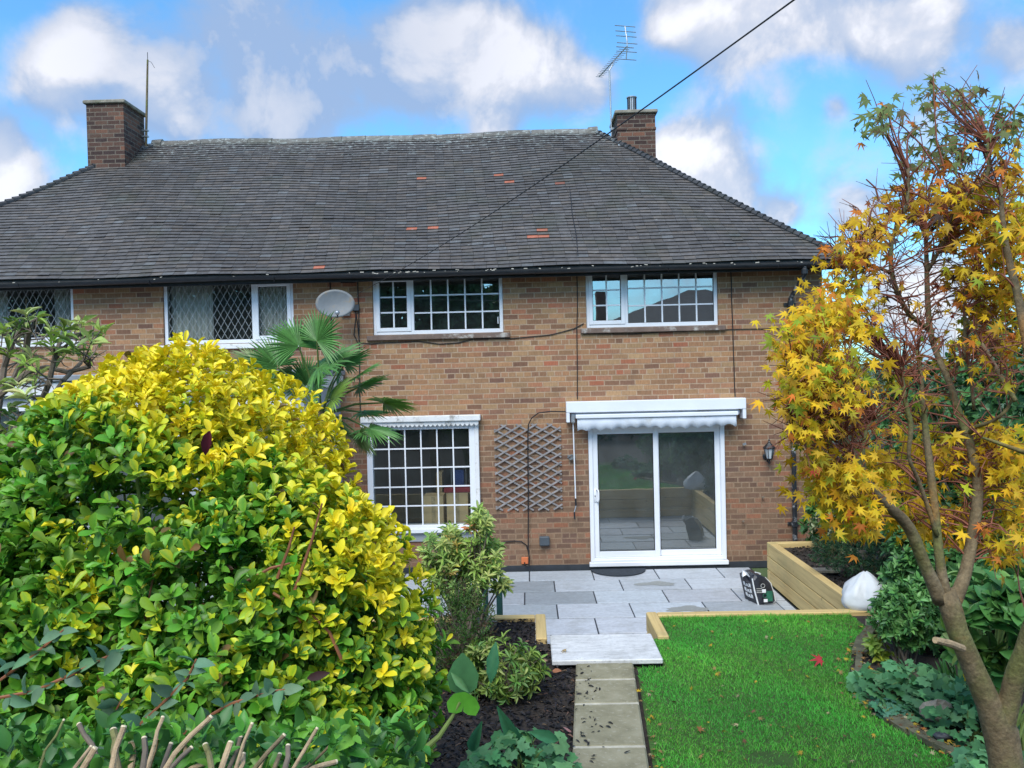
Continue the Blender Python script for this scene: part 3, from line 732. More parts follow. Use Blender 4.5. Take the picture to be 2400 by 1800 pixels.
e = [(RX0, EY, EZR), (RX1, EY, EZR), (RX1, 7.34, EZR), (RX0, 7.34, EZR)]; rl, rr_ = (RLX, RY, RZ-.015), (RRX, RY, RZ-.015)
lowr = lambda p: (p[0], p[1], p[2]-.09)
ub.add([lowr(e[0]), lowr(e[1]), lowr(rr_), lowr(rl)], [(0, 1, 2, 3)])
ub.add([e[1], e[2], rr_], [(0, 1, 2)]); ub.add([e[2], e[3], rl, rr_], [(0, 1, 2, 3)]); ub.add([e[3], e[0], rl], [(0, 1, 2)])
ub.build('rear_slopes', 'roof_tile', roof)
def hips(a_of, name):
    hp = MB(); nrow = int(SL/G)
    for i in range(nrow):
        d = i*G; x = a_of(d); x2 = a_of(d+G*1.5); v = R.choice([.042, .05, .06]); hp.cur = (v, v, v*1.06)
        p, q = rp(x, d, .02)+Vector((0, 0, .012)), rp(x2, min(d+G*1.5, SL), .006)
        hp.tube([p, q], [.058, .04], 8, wob=.08, seed=i)
    hp.build(name, 'roof_tile', roof)
hips(lambda d: hipx(d)[0], 'hip_tiles'); hips(lambda d: hipx(d)[1], 'hip_tiles')
rg = MB(); x = RLX-.02
while x < RRX+.05:
    L = min(.45, RRX+.08-x); v = R.uniform(.10, .17); rg.cur = (v*1.05, v*1.0, v*.9)
    dz = R.uniform(-.006, .006); p = rp(x, SL, 0)+Vector((0, .02, -.03+dz)); q = rp(x+L-.006, SL, 0)+Vector((0, .02, -.03+dz+R.uniform(-.006, .006)))
    rg.tube([p, q], .105, 14, wob=.02, seed=int(x*10)); x += L
rg.cur = (.15, .14, .12)
for xx in (RLX+.02, RRX-.02): rg.tube([rp(xx-.09, SL, 0)+Vector((0, .02, -.02)), rp(xx+.09, SL, 0)+Vector((0, .02, -.02))], .125, 12, wob=.08, seed=3)
rg.build('ridge_tiles', 'roof_tile', roof)

# ---- chimneys
def chimney(x0, x1, y0, y1, z0, z1, ncap):
    mb = MB(); mb.box(x0, x1, y0, y1, z0, z1)
    c = mb.build('chimney', 'chimney_brick', HOUSE)
    k = MB(); k.bev(x0-.045, x1+.045, y0-.045, y1+.045, z1+.002, z1+.065, .012); k.build('chimney_cap', 'stone', c)
    return c
yl, yr = 2.62, 2.95
a = PY(204, 320, yl).x; b = PY(291, 320, yl).x
chl = chimney(a, b, yl, yl+.80, 5.9, PY(248, 243, yl).z, 0)
a2 = PY(1447, 300, yr).x; b2 = PY(1536, 300, yr).x; ztop = PY(1490, 266, yr).z
chr_ = chimney(a2, b2, yr, yr+.88, 5.6, ztop, 1)
chr_['label'] = 'mossy brick chimney with a slotted metal flue terminal'
MB().box(a2-.012, b2+.012, yr-.012, yr+.892, ztop-.30, ztop-.255).build('brick_band', 'chimney_brick', chr_)
lf = MB()                                    # stepped lead flashing against the hip
for k in range(3):
    q = PY(1450+k*13, 341+k*12, yr-.02); lf.bev(q.x-.005, q.x+.085, yr-.02, yr-.003, q.z-.06, q.z+.03, .003)
lf.build('lead_flashing', 'galvanised', chr_)
fc = PY(1481, 250, yr+.35); flu = MB(); zt = ztop+.062
flu.lathe((fc.x, yr+.35, zt), [(.085, 0), (.085, .06), (.078, .06), (.078, .33), (.098, .335), (.098, .35), (.07, .36)], 20)
flu.build('flue_terminal', 'galvanised', chr_)
sl2 = MB()
for k in range(14):
    a_ = 2*math.pi*k/14; cxx, cyy = fc.x+.081*math.cos(a_), yr+.35+.081*math.sin(a_)
    sl2.bar((cxx, cyy, zt+.07), (cxx, cyy, zt+.325), .011, .011, Vector((math.cos(a_), math.sin(a_), 0)))
sl2.build('flue_slots', 'vent_dark', chr_)

# ---- rainwater pipe at the corner
dp = MB(); A = PY(1862, 612, -.385); B = PY(1851, 672, -.075); top = PY(1862, 640, -.3)
def dpx(z): return (PY(1853, 700, -.07).x, PY(1868, 1290, -.07).x)
xb = PY(1853, 700, -.07).x
dp.tube([(xb+.10, -.385, EZR-.06), (xb+.10, -.385, EZR-.16), (xb+.085, -.34, EZR-.22), (xb+.02, -.12, EZR-.42), (xb, -.07, EZR-.48), (xb, -.07, 2.9), (xb+.004, -.07, 1.4), (xb, -.07, 0.02)], .034, 12)
dp.lathe((xb+.10, -.385, EZR-.17), [(.036, 0), (.046, .01), (.046, .07), (.036, .085)], 14)
for zc in (EZR-.56, PY(1866, 1228, -.07).z):
    dp.lathe((xb, -.07, zc-.045), [(.036, 0), (.046, .008), (.046, .085), (.036, .095)], 14); dp.box(xb-.085, xb+.085, -.03, -.002, zc-.02, zc+.02)
dp.build('downpipe', 'black_worn', HOUSE, smooth=False)

# ---- the neighbour's flat-roofed extension
ex0, ex1, ey = -10.0, PY(710, 890, -2.0).x, -2.0; ez = PY(690, 872, -2.0).z
EXT = thing('flat_roof_extension', 'pale flat-roofed rear extension glimpsed behind the palm and shrubs', 'extension', ((ex0+ex1)/2, ey/2, 0))
mb = MB(); mb.box(ex0, ex1, ey+.02, -.02, 0, ez-.22); mb.build('wall', 'render_grey', EXT)
MB().bev(ex0-.08, ex1+.08, ey-.10, -.005, ez-.05, ez+.03, .01).build('roof', 'felt_roof', EXT)
MB().bev(ex0-.05, ex1+.05, ey-.06, -.01, ez-.215, ez-.055, .006).build('fascia', 'white_paint', EXT)
for k in range(5):
    xa = ex0+.3+k*1.4; f = MB(); frame_rect(f, xa, xa+1.2, .9, ez-.35, .06, ey-.02, ey+.015); f = f.build('window', 'white_plastic', EXT); pane(f, xa+.06, xa+1.14, .96, ez-.41, ey-.004)
# ================================================================== FIXED TO THE HOUSE
# ---- satellite dish
cdish = PY(786, 713, -.42)
DISH = thing('satellite_dish', 'grey oval satellite dish on the wall between two upstairs windows', 'satellite dish', cdish)
ax = Vector((.18, -1, .18)).normalized(); sx_ = ax.cross(Vector((0, 0, 1))).normalized()*-1; sy_ = sx_.cross(ax)*-1
if sy_.z < 0: sy_ = -sy_
mb = MB(); NR, NA = 7, 40; vs = []; fs = []
for side in (0, 1):
    for i in range(NR+1):
        r = i/NR
        for j in range(NA):
            a = 2*math.pi*j/NA
            vs.append(cdish+sx_*(.275*r*math.cos(a))+sy_*(.205*r*math.sin(a))+ax*(.045*r*r-(.012 if side else 0)))
n2_ = (NR+1)*NA
for side in (0, 1):
    for i in range(NR):
        for j in range(NA):
            q = [side*n2_+i*NA+j, side*n2_+i*NA+(j+1) % NA, side*n2_+(i+1)*NA+(j+1) % NA, side*n2_+(i+1)*NA+j]
            fs.append(q if side == 0 else q[::-1])
for j in range(NA): fs.append((NR*NA+j, NR*NA+(j+1) % NA, n2_+NR*NA+(j+1) % NA, n2_+NR*NA+j))
mb.add(vs, fs).build('reflector', 'dish_grey', DISH, smooth=True)
lnb = PY(790, 733, -.74); armb = cdish+sy_*-.19+ax*.02
MB().tube([armb, armb+ax*.1+Vector((0, 0, -.03)), lnb+Vector((-.005, .05, -.06)), lnb+Vector((0, .02, -.01))], [.011, .011, .011, .011], 8).build('arm', 'black_plastic', DISH)
MB().lathe(lnb+Vector((0, .06, 0)), [(.012, 0), (.022, .01), (.03, .03), (.032, .05), (.024, .07), (.008, .078)], 16, (0, -1, .05)).build('receiver_head', 'galvanised', DISH, smooth=True)
mb = MB(); wl = Vector((cdish.x+.08, -.005, cdish.z-.02))
mb.tube([cdish-ax*.012, cdish-ax*.16+Vector((.03, .05, -.03)), (cdish.x+.05, -.05, cdish.z-.05)], .016, 8); mb.box(cdish.x-.02, cdish.x+.12, -.05, -.002, cdish.z-.14, cdish.z+.06)
mb.build('wall_bracket', 'galvanised', DISH)
jb = PY(834, 722, -.03); tag(MB().bev(jb.x-.05, jb.x+.05, -.06, -.002, jb.z-.04, jb.z+.05, .006).build('cable_bracket', 'slate_grey_plastic'), 'dark cable bracket beside the satellite dish where the overhead line ends', 'bracket')

# ---- cables clipped to the wall
def cable(name, pts, r, label, cat='cable', y=-.012, mat_='cable_black', wob=.004):
    P = [PY(px, py, y) for px, py in pts]; Q = []
    for i in range(len(P)-1):
        n = max(2, int((P[i+1]-P[i]).length/.18))
        for k in range(n):
            p = P[i].lerp(P[i+1], k/n); Q.append(p+Vector((R.uniform(-wob, wob), 0, R.uniform(-wob, wob)*.5)))
    Q.append(P[-1]); return tag(MB().tube(Q, r, 6).build(name, mat_), label, cat)
cable('wall_cable', [(1352, 612), (1353, 700), (1352, 800), (1353, 936)], .007, 'black vertical cable running from the eaves down to the awning beside the opening sash')
cable('wall_cable', [(1713, 632), (1716, 720), (1720, 860), (1723, 930)], .007, 'black vertical cable on the brick between the house-corner window and the downpipe')
cable('wall_cable', [(773, 640), (775, 690), (776, 760), (777, 860), (778, 1010)], .009, 'black cable passing behind the satellite dish and the palm')
cable('wall_cable', [(838, 655), (840, 720), (842, 800), (843, 900), (845, 1000)], .008, 'long thin cable down the brick from the eaves to the ground-floor pelmet')
cable('wall_cable', [(834, 728), (832, 760), (830, 785), (838, 803), (870, 806), (905, 803), (980, 800), (1030, 806), (1075, 803), (1110, 795), (1200, 793), (1290, 785), (1345, 770), (1368, 758)], .007, 'cable looping below the dish and sagging under both upstairs sills')
cable('wall_cable', [(1366, 783), (1480, 783), (1560, 778), (1700, 772), (1846, 770)], .006, 'thin cable running level under the reflecting window towards the downpipe')
cable('wall_cable', [(834, 730), (838, 760), (842, 800)], .008, 'short cable hanging from the bracket beside the dish')
cable('power_cable', [(1330, 965), (1290, 964), (1262, 968), (1246, 980), (1238, 996), (1237, 1040), (1238, 1150), (1238, 1285), (1241, 1312), (1240, 1325), (1232, 1327), (1229, 1318)], .009, 'black power cable from the awning down over the trellis to the orange box', y=-.052, wob=.002)
cable('power_cable', [(1176, 1271), (1205, 1268), (1222, 1269), (1234, 1278), (1238, 1292)], .008, 'black power cable coming level along the brick to join the trellis cable', y=-.02)
# ---- overhead line from a pole out of sight
e0 = PY(836, 690, -.06); s0 = PD(1825, 0, 4.2); s0 = s0+(s0-e0)*.18
pts = [e0.lerp(s0, k/24)+Vector((0, 0, -.12*math.sin(math.pi*k/24))) for k in range(25)]
tag(MB().tube(pts, [.0034+.0018*k/24 for k in range(25)], 6).build('overhead_cable', 'cable_black'), 'black overhead line crossing the sky and roof down to the dish bracket', 'cable')
e1 = PY(921, 632, EY-.05); e2 = PY(1085, 633, EY-.05)
tag(MB().tube([e1.lerp(e2, k/12)+Vector((0, 0, -.09*math.sin(math.pi*k/12))) for k in range(13)], .005, 5).build('gutter_cable', 'cable_black'), 'slack cable hooked along the gutter above the tree-reflecting window', 'cable')
for (pa, pb_, lbl) in (((1322, 300), (1352, 604), 'thin cable lying straight down the roof tiles from the ridge'),):
    pts = []
    for k in range(20):
        px = 1318+(1356-1318)*k/19+1.2*math.sin(k*.9); py = 322+(600-322)*k/19
        d0 = ray(px, py); tt = (Vector((0, EY, EZR+.075))-CAM).dot(tn)/d0.dot(tn); pts.append(CAM+d0*tt)
    tag(MB().tube(pts, .007, 5).build('roof_cable', 'cable_black'), lbl, 'cable')

# ---- television aerial on the chimney
b0 = PY(1433, 300, yr+.5); t0 = PY(1428, 165, yr+.5); mx_ = a2-.07
AER = thing('television_aerial', 'grey rooftop aerial with a reflector grid on a mast beside the chimney with the flue', 'aerial', (b0.x, b0.y, b0.z))
MB().tube([b0+Vector((0, 0, -.35)), b0, t0], .017, 10).build('mast', 'galvanised', AER)
nb = PY(1470, 108, yr+.1); far = PY(1404, 180, yr+.1); ry_ = ray(1404, 180); far = CAM+ry_*((nb.z-CAM.z)/ry_.z)
bd = (far-nb); mb = MB(); mb.tube([nb, far], .011, 6); mb.build('boom', 'galvanised', AER)
el = bd.cross(Vector((0, 0, 1))).normalized()
if el.x < 0: el = -el
elm = MB()
for k in range(17):
    p = nb.lerp(far, .1+.9*k/16); hl = .10-.0018*k; elm.tube([p-el*hl, p+el*hl], .006, 5)
elm.tube([nb.lerp(far, .07)-el*.17+Vector((0, 0, .02)), nb.lerp(far, .07)+el*.17+Vector((0, 0, .02))], .009, 5)
elm.build('director_rods', 'galvanised', AER)['kind'] = 'stuff'
rg_ = MB(); u_ = Vector((0, 0, 1))
for hz in (-.22, -.09, .05, .19, .29, .40):
    off_ = abs(hz-.05)*.25; p = nb+u_*hz+bd.normalized()*off_; rg_.tube([p-el*.20, p+el*.20], .008, 5)
rg_.tube([nb+u_*.40+bd.normalized()*.09, nb+u_*.1, nb], .011, 6); rg_.tube([nb, nb-u_*.22+bd.normalized()*.068], .011, 6)
rg_.build('reflector_grid', 'galvanised', AER)
MB().tube([t0, t0+Vector((.06, 0, .10)), nb.lerp(far, .42)], .013, 6).build('support_arm', 'galvanised', AER)
MB().box(b0.x-.02, a2-.002, b0.y-.03, b0.y+.03, b0.z-.04, b0.z+.0).build('chimney_bracket', 'galvanised', AER)

pb0 = PY(342, 352, yl+.7); pb1 = PY(346, 140, yl+.7)
POLE = thing('aerial_pole', 'tall rusty bare aerial pole strapped to the chimney at the hip', 'pole', (pb0.x, pb0.y, pb0.z))
MB().tube([pb0, pb0.lerp(pb1, .55), pb1], [.022, .021, .016], 8).build('pole', 'bark', POLE)
MB().tube([pb1, pb1+Vector((.0, 0, .14))], .006, 5).build('whip', 'cable_black', POLE)
MB().tube([pb1+Vector((.01, 0, -.02)), pb1+Vector((.07, 0, -.05)), pb1+Vector((.13, 0, -.16))], .004, 5).build('loose_wire', 'cable_black', POLE)
for py in (306, 320):
    q = PY(343, py, yl+.7); MB().box(b-.01+.012, q.x+.04, q.y-.03, q.y+.03, q.z-.012, q.z+.012).build('strap', 'galvanised', POLE)

# ---- expanding trellis
ta, tb_ = PY(1160, 1095).x, PY(1316, 1095).x; tz1, tz0 = PY(1238, 994).z, PY(1238, 1195).z
TRE = thing('garden_trellis', 'grey weathered diamond trellis screwed to the brick beside the patio door', 'trellis', ((ta+tb_)/2, -.03, tz0))
slope = .56; pitch_z = .127
for s, yy in ((1, -.036), (-1, -.022)):
    nlo = int(((tb_-ta)*slope+(tz1-tz0))/pitch_z)+2
    for k in range(-nlo, nlo):
        zc = tz0+.03+k*pitch_z if s > 0 else tz0+.06+k*pitch_z
        f = lambda x: zc+s*slope*(x-ta)
        pts = []
        for x in (ta, tb_):
            if tz0 <= f(x) <= tz1: pts.append((x, f(x)))
        for zz in (tz0, tz1):
            x = ta+(zz-zc)/(s*slope)
            if ta < x < tb_: pts.append((x, zz))
        if len(pts) >= 2:
            p, q = pts[:2]
            if math.dist(p, q) < .08: continue
            j = R.uniform(-.006, .006)
            MB().bar((p[0], yy, p[1]+j), (q[0], yy, q[1]+j), .024, .012).build('lath', 'trellis_wood', TRE)

# ---- awning over the patio door
aw0, aw1 = PY(1327, 960, -.17), PY(1748, 950, -.17); azt, azb = PY(1540, 937, -.17).z, PY(1540, 963, -.17).z
AW = thing('retractable_awning', 'white folded awning with a scalloped pale valance above the patio door', 'awning', ((aw0.x+aw1.x)/2, -.1, azb))
hb = MB(); hb.bev(aw0.x, aw1.x, -.20, -.004, azb, azt, .008); hb.build('cover_board', 'white_plastic', AW)
for x in (aw0.x, aw1.x-.05):
    MB().bev(x, x+.05, -.195, -.004, azb-.14, azb-.0015, .006).build('end_bracket', 'white_plastic', AW)
fx0, fx1 = PY(1349, 960, -.2).x, PY(1729, 955, -.2).x
MB().bev(fx0, fx1, -.235, -.17, azb-.085, azb-.028, .008).build('front_bar', 'white_plastic', AW)
MB().tube([(fx0-.02, -.10, azb-.04), (fx1+.04, -.10, azb-.04)], .045, 12).build('fabric_roll', 'awning_fabric', AW)
n = 13; poly_t = []; vs = []; fs = []; M = n*10
va, vb = fx0+.02, fx1-.025
for k in range(M+1):
    x = va+(vb-va)*k/M; zb = azb-.262+.042*abs(math.sin(math.pi*(k/10+.12)))-.012*math.sin(k*.09)-(.02 if k < 8 else 0)
    yy = -.215-.010*math.sin(k*.31)-.006*math.sin(k*.11)
    vs += [(x, -.205, azb-.086), (x, yy*.5-.1025, (azb-.086+zb)/2), (x, yy, zb)]
for k in range(M):
    o = 3*k; fs += [(o, o+3, o+4, o+1), (o+1, o+4, o+5, o+2)]
val = MB().add(vs, fs).build('valance', 'awning_fabric', AW, smooth=True)
sm = val.modifiers.new('thick', 'SOLIDIFY'); sm.thickness = .003
g0 = PY(1342, 955, -.13); mb = MB(); mb.bev(g0.x-.03, g0.x+.035, -.16, -.06, azb-.15, azb-.01, .01); mb.tube([g0+Vector((0, 0, -.1)), g0+Vector((.005, -.02, -.2))], .014, 8)
mb.build('gearbox', 'galvanised', AW)
k0, k1, k2, k3, k4 = PY(1343, 985, -.10), PY(1349, 1168, -.07), PY(1350, 1185, -.07), PY(1346, 1200, -.10), PY(1347, 1217, -.10)
cr = MB().tube([k0, k1], .0095, 8).build('crank_rod', 'white_plastic', AW)
MB().tube([k1, k2], .013, 8).build('grip', 'black_plastic', AW); MB().tube([k2, k3], .008, 8).build('crank', 'galvanised', AW); MB().tube([k3, k4], .012, 8).build('crank_handle', 'black_plastic', AW)

# ---- coach lantern
lc = PY(1803, 1060, -.13); LAN = thing('wall_lantern', 'black coach lantern with clear panes fixed to the brick beside the downpipe', 'lantern', (lc.x, lc.y, lc.z-.2))
bk = PY(1796, 1070, -.02); MB().lathe((bk.x, -.003, bk.z), [(.05, 0), (.05, .012), (.03, .03)], 20, (0, -1, 0)).build('backplate', 'black_plastic', LAN)
MB().tube([(bk.x, -.03, bk.z-.0), (bk.x, -.07, bk.z-.07), (lc.x, lc.y, lc.z-.16), (lc.x, lc.y, lc.z-.12)], .011, 8).build('scroll_arm', 'black_plastic', LAN)
MB().lathe((lc.x, lc.y, lc.z+.055), [(.088, 0), (.092, .012), (.05, .055), (.022, .085), (.022, .095), (.01, .11), (.012, .125), (.003, .145)], 6).build('cap', 'black_plastic', LAN)
MB().lathe((lc.x, lc.y, lc.z-.115), [(.02, 0), (.045, .012), (.045, .022)], 6).build('base', 'black_plastic', LAN)
fr = MB()
for k in range(6):
    a_ = 2*math.pi*k/6; fr.bar((lc.x+.042*math.cos(a_), lc.y+.042*math.sin(a_), lc.z-.095), (lc.x+.078*math.cos(a_), lc.y+.078*math.sin(a_), lc.z+.058), .008, .008)
fr.build('cage', 'black_plastic', LAN)
MB().lathe((lc.x, lc.y, lc.z-.09), [(.036, 0), (.07, .142)], 6).build('lantern_glass', 'lamp_glass', LAN)

# ---- sockets, hooks
c = PY(1276, 1267); SO = thing('outdoor_socket', 'dark grey weatherproof socket box on the brick under the trellis', 'socket', (c.x, -.04, c.z-.07))
MB().bev(c.x-.072, c.x+.072, -.05, -.003, c.z-.075, c.z+.07, .008).build('back_box', 'slate_grey_plastic', SO)
MB().bev(c.x-.075, c.x+.075, -.095, -.051, c.z-.06, c.z+.072, .012).build('hinged_lid', 'slate_grey_plastic', SO)
c = PY(1230, 1313); tag(MB().bev(c.x-.05, c.x+.05, -.035, -.003, c.z-.05, c.z+.05, .006).build('junction_box', 'orange_plastic'), 'small orange junction box low on the brick where the power cable ends', 'junction box')
def knob(px, py, s, lbl, mname='galvanised'):
    c = PY(px, py); mb = MB(); mb.tube([(c.x, 0, c.z), (c.x, -.05, c.z)], s*.35, 8); mb.obox((c.x, -.06, c.z), Vector((s*.8, .0, s*.3)), Vector((0, .012, 0)), Vector((-s*.2, 0, s*.5)))
    tag(mb.build('wall_hook', mname), lbl, 'hook')
knob(1742, 1040, .028, 'small grey hook on the brick between the patio door and the lantern'); knob(1786, 1164, .022, 'small rusty hook on the brick below the lantern', 'twig_grey'); knob(1740, 1220, .018, 'tiny hook low on the brick beside the patio door', 'twig_grey')
c = PY(1340, 1072, -.05); rp_ = MB()
for k in range(5): rp_.tube([(c.x-.05+R.uniform(-.02, .02), -.03-k*.01, c.z+R.uniform(-.03, .03)), (c.x+R.uniform(-.03, .03), -.06, c.z+R.uniform(-.04, .04)), (c.x+.05, -.04-k*.006, c.z+R.uniform(-.02, .03))], .010, 6)
tag(rp_.build('rope_knot', 'dish_grey'), 'small pale knot of old rope tied to a hook behind the awning crank', 'rope')

# ---- doormat
dc = PZ(1451, 1341, 0.0); mb = MB(); vs = [(dc.x, -.10, .004), ]; n = 24
prof = [(dc.x+.40*math.cos(math.pi+math.pi*k/n), -.105+.40*math.sin(math.pi+math.pi*k/n)) for k in range(n+1)]
mb.prism(prof, lambda x, y: (x, y, .003), lambda x, y: (x, y, .016)); tag(mb.build('doormat', 'rubber'), 'dark half-round rubber doormat at the foot of the patio door', 'doormat')

# ---- things standing inside the ground-floor room
def carton(p0, p1, y, dep, label, m='cardboard'):
    a, b = PY(*p0, y), PY(*p1, y); x0, x1, z1, z0 = a.x, b.x, a.z, max(b.z, .06)
    o = thing('cardboard_box', label, 'box', ((x0+x1)/2, y+dep/2, z0), 'cardboard boxes behind the many-paned window')
    MB().bev(x0, x1, y, y+dep, z0, z1, .004).build('carton', m, o)
    MB().box((x0+x1)/2-.03, (x0+x1)/2+.03, y-.003, y-.0005, z0+.01, z1-.01).build('tape', 'dead_stem', o)
    return o
carton((992, 1163), (1042, 1300), .14, .35, 'tan cardboard box standing in front of the taller carton, seen through the many-paned window')
carton((1022, 1108), (1040, 1290), .52, .3, 'tall narrow cardboard box with a pale torn corner behind the many-paned window')
carton((1046, 1153), (1100, 1300), .16, .34, 'wide cardboard box under the red lid behind the many-paned window')
a, b_ = PY(1040, 1146, .14), PY(1102, 1154, .14); tag(MB().bev(a.x, b_.x, .14, .51, b_.z, a.z+.01, .006).build('red_lid', 'red_lid'), 'dark red lid lying on the wide cardboard box', 'lid')
a, b_ = PY(1062, 1102, .34), PY(1088, 1142, .34)
CH = thing('folding_chair', 'blue folding chair standing on the red lid behind the window', 'chair', ((a.x+b_.x)/2, .34, b_.z))
MB().bev(a.x, b_.x, .34, .38, b_.z, a.z, .006).build('backrest', 'blue_fabric', CH)
MB().tube([(a.x-.03, .36, b_.z-.03), (a.x-.03, .36, a.z+.03), (b_.x+.03, .36, a.z+.03), (b_.x+.03, .36, b_.z-.03)], .010, 8).build('chair_frame', 'galvanised', CH)

# ================================================================== TIMBER
def sleepers(name, label, runs):
    xs = [q for r in runs for q in r[:2]]; o = thing(name, label, 'retaining wall', (sum(xs)/len(xs), runs[0][2], 0))
    for (x0, x1, y0, y1, m, top) in runs:
        zs = [0, .181, .363, top]
        for k in range(3):
            d = R.uniform(-.002, .002)
            MB().bev(x0, x1, y0+d, y1+d, zs[k]+.004, zs[k+1]-(.004 if k < 2 else 0), .008).build('sleeper', m, o)
    return o
sleepers('timber_retaining_wall', 'yellow timber sleeper wall holding up the lawn along the patio edge', [(1.218, XP+.11, -4.14, -4.042, 'sleeper_x', .553), (1.115, 1.215, -4.77, -4.042, 'sleeper_y', .556)])
sleepers('timber_retaining_wall', 'timber sleeper edging holding back the dark bark bed beside the step', [(-3.4, .022, -4.14, -4.042, 'sleeper_x', .553), (.025, .125, -4.77, -4.042, 'sleeper_y', .556)])
PL = sleepers('timber_planter', 'tall yellow timber planter wall running from the lawn to near the house', [(XP, XP+.10, -4.039, -1.035, 'sleeper_y', .556), (XP, 5.4, -1.032, -.93, 'sleeper_x', .55)])
tri = MB(); tri.prism([(XP+.115, -4.14), (XP+.34, -4.14), (XP+.12, -3.55), (XP+.104, -3.55)], lambda x, y: (x, y, .50), lambda x, y: (x, y, .559)); tri.build('corner_cap', 'sleeper_y', PL)
# plank lying in the planter
c = PZ(1905, 1340, .52); mb = MB(); mb.obox((c.x+.14, c.y, .535), Vector((.16, -.05, .01)), Vector((.03, .08, 0)), Vector((0, 0, .012)))
tag(mb.build('broken_slate', 'stone'), 'flat broken grey slab lying on the planter soil', 'slab')

# ---- dark green slatted panel behind the shrub
gp = thing('picket_panel', 'low dark green picket panel on the patio behind the pale-leaved shrub', 'fence', (PY(1130, 1400, -3.8).x, -3.8, 0))
for px, w_ in ((1084, .03), (1098, .03), (1112, .03), (1126, .03), (1139, .05), (1171, .062)):
    q = PY(px, 1420, -3.8); MB().bev(q.x-w_/2, q.x+w_/2, -3.82, -3.78, .0, PY(px, 1385 if w_ > .055 else 1372, -3.8).z, .005).build('picket', 'green_paint', gp)
q0, q1 = PY(1078, 1400, -3.77), PY(1178, 1400, -3.77); MB().box(q0.x, q1.x, -3.778, -3.75, .22, .28).build('rail', 'green_paint', gp)

# ================================================================== BAGS
def lump(c, rx, ry, h, seed, prof, n=28, rows=16, amp=.12, lean=(0, 0)):
    rr = random.Random(seed); ph = [rr.uniform(0, 6.28) for _ in range(8)]; vs = []; fs = []
    for i in range(rows+1):
        t_ = i/rows; k = np.interp(t_, [p[0] for p in prof], [p[1] for p in prof])
        for j in range(n):
            a = 2*math.pi*j/n
            q = 1+amp*(math.sin(3*a+ph[0]+t_*2)+.6*math.sin(5*a+ph[1]-t_*5)+.5*math.sin(9*a+ph[2]+t_*9))*(.35+t_*.8)*.6
            sq = 1/max(abs(math.cos(a)), abs(math.sin(a)))**.5
            vs.append((c[0]+rx*k*q*math.cos(a)*sq+lean[0]*t_**1.5, c[1]+ry*k*q*math.sin(a)*sq+lean[1]*t_**1.5, c[2]+h*t_+.012*math.sin(4*a+ph[3])*t_))
    for i in range(rows):
        for j in range(n): fs.append((i*n+j, i*n+(j+1) % n, (i+1)*n+(j+1) % n, (i+1)*n+j))
    fs.append(tuple(range(rows*n, rows*n+n))); fs.append(tuple(range(n-1, -1, -1)))
    return MB().add(vs, fs)
q = PZ(2034, 1432, .55); SACK = thing('rubble_sack', 'bulging white plastic rubble sack slumped on the planter corner', 'sack', (q.x, q.y+.12, .54))
hS = PY(2041, 1343, q.y+.15).z-.54
lump((q.x+.03, q.y+.14, .545), .20, .17, hS, 5, [(0, .90), (.15, 1.06), (.4, 1.0), (.62, .80), (.82, .50), (.94, .26), (1, .08)], amp=.24, lean=(.02, .03)).build('sack_body', 'rubble_bag', SACK, smooth=True)
lump((q.x+.17, q.y+.17, .55), .14, .12, hS*.80, 9, [(0, .95), (.3, 1.0), (.6, .8), (.85, .45), (1, .12)], amp=.2, lean=(-.06, 0)).build('sack_fold', 'bag_grey', SACK, smooth=True)
pr = MB(); yy = q.y-.045
for k in range(5): pr.box(q.x+.02+k*.028, q.x+.036+k*.028, yy-.004-k*.001, yy-.002, .60+.01*(k % 2), .69-.012*(k % 3))
pr.box(q.x+.015, q.x+.15, yy-.003, yy-.0015, .575, .59)
pr.build('blue_print', 'bag_blue', SACK)

# bag of compost on the flags
A0 = PZ(1778, 1418, 0); yA = A0.y
Bp = PY(1813, 1414, yA+.03); D0 = PY(1762, 1402, yA+.28)
COM = thing('compost_bag', 'black plastic compost bag with white seams slumped against the timber planter', 'bag', (A0.x+.08, yA+.1, 0))
def bp_(px, py, y): return PY(px, py, y)
fr_pts = [(1777.5, 1417.5), (1811, 1415.5), (1817, 1408), (1813, 1388), (1806, 1366), (1793, 1353), (1780, 1347), (1770, 1347), (1763.5, 1356), (1769, 1385)]
front = [bp_(px, py, yA+.04*((px-1777)/40)) for px, py in fr_pts]
for p in front: p.z = max(p.z, .004)
backp = [p+Vector((-.085 if p.z < .35 else -.03, .27, 0)) for p in front]
mid = [a.lerp(b, .5)+Vector((.0, 0, 0)) for a, b in zip(front, backp)]
cen = sum(front, Vector())/len(front)
rings = [[cen+(p-cen)*.0+Vector((0, -.045, 0)) for p in front], [cen+(p-cen)*.55+Vector((0, -.040, 0)) for p in front], [cen+(p-cen)*.85+Vector((0, -.025, 0)) for p in front], front, mid, backp]
n = len(front); vs = [p+Vector((R.uniform(-.004, .004), R.uniform(-.006, .006), 0)) for r in rings for p in r]; fs = []
for i in range(len(rings)-1):
    for j in range(n): fs.append((i*n+j, i*n+(j+1) % n, (i+1)*n+(j+1) % n, (i+1)*n+j))
fs.append(tuple(range((len(rings)-1)*n, len(rings)*n)))
MB().add(vs, fs).build('bag_body', 'bag_black', COM)
sm_ = MB(); sm_.tube([front[0], front[9], front[8]], .011, 6); sm_.build('seam', 'bag_white', COM)
MB().tube([front[5], front[4], front[3], front[2], front[1]+Vector((.0, 0, .004)), front[1].lerp(front[0], .6)+Vector((0, 0, .004))], .006, 6).build('seam', 'bag_white', COM)
def decal(px0, px1, py0, py1, y, name, m):
    a, b = PY(px0, py0, y), PY(px1, py1, y); MB().box(a.x, b.x, y-.003, y, b.z, a.z).build(name, m, COM)
yd = yA-.052
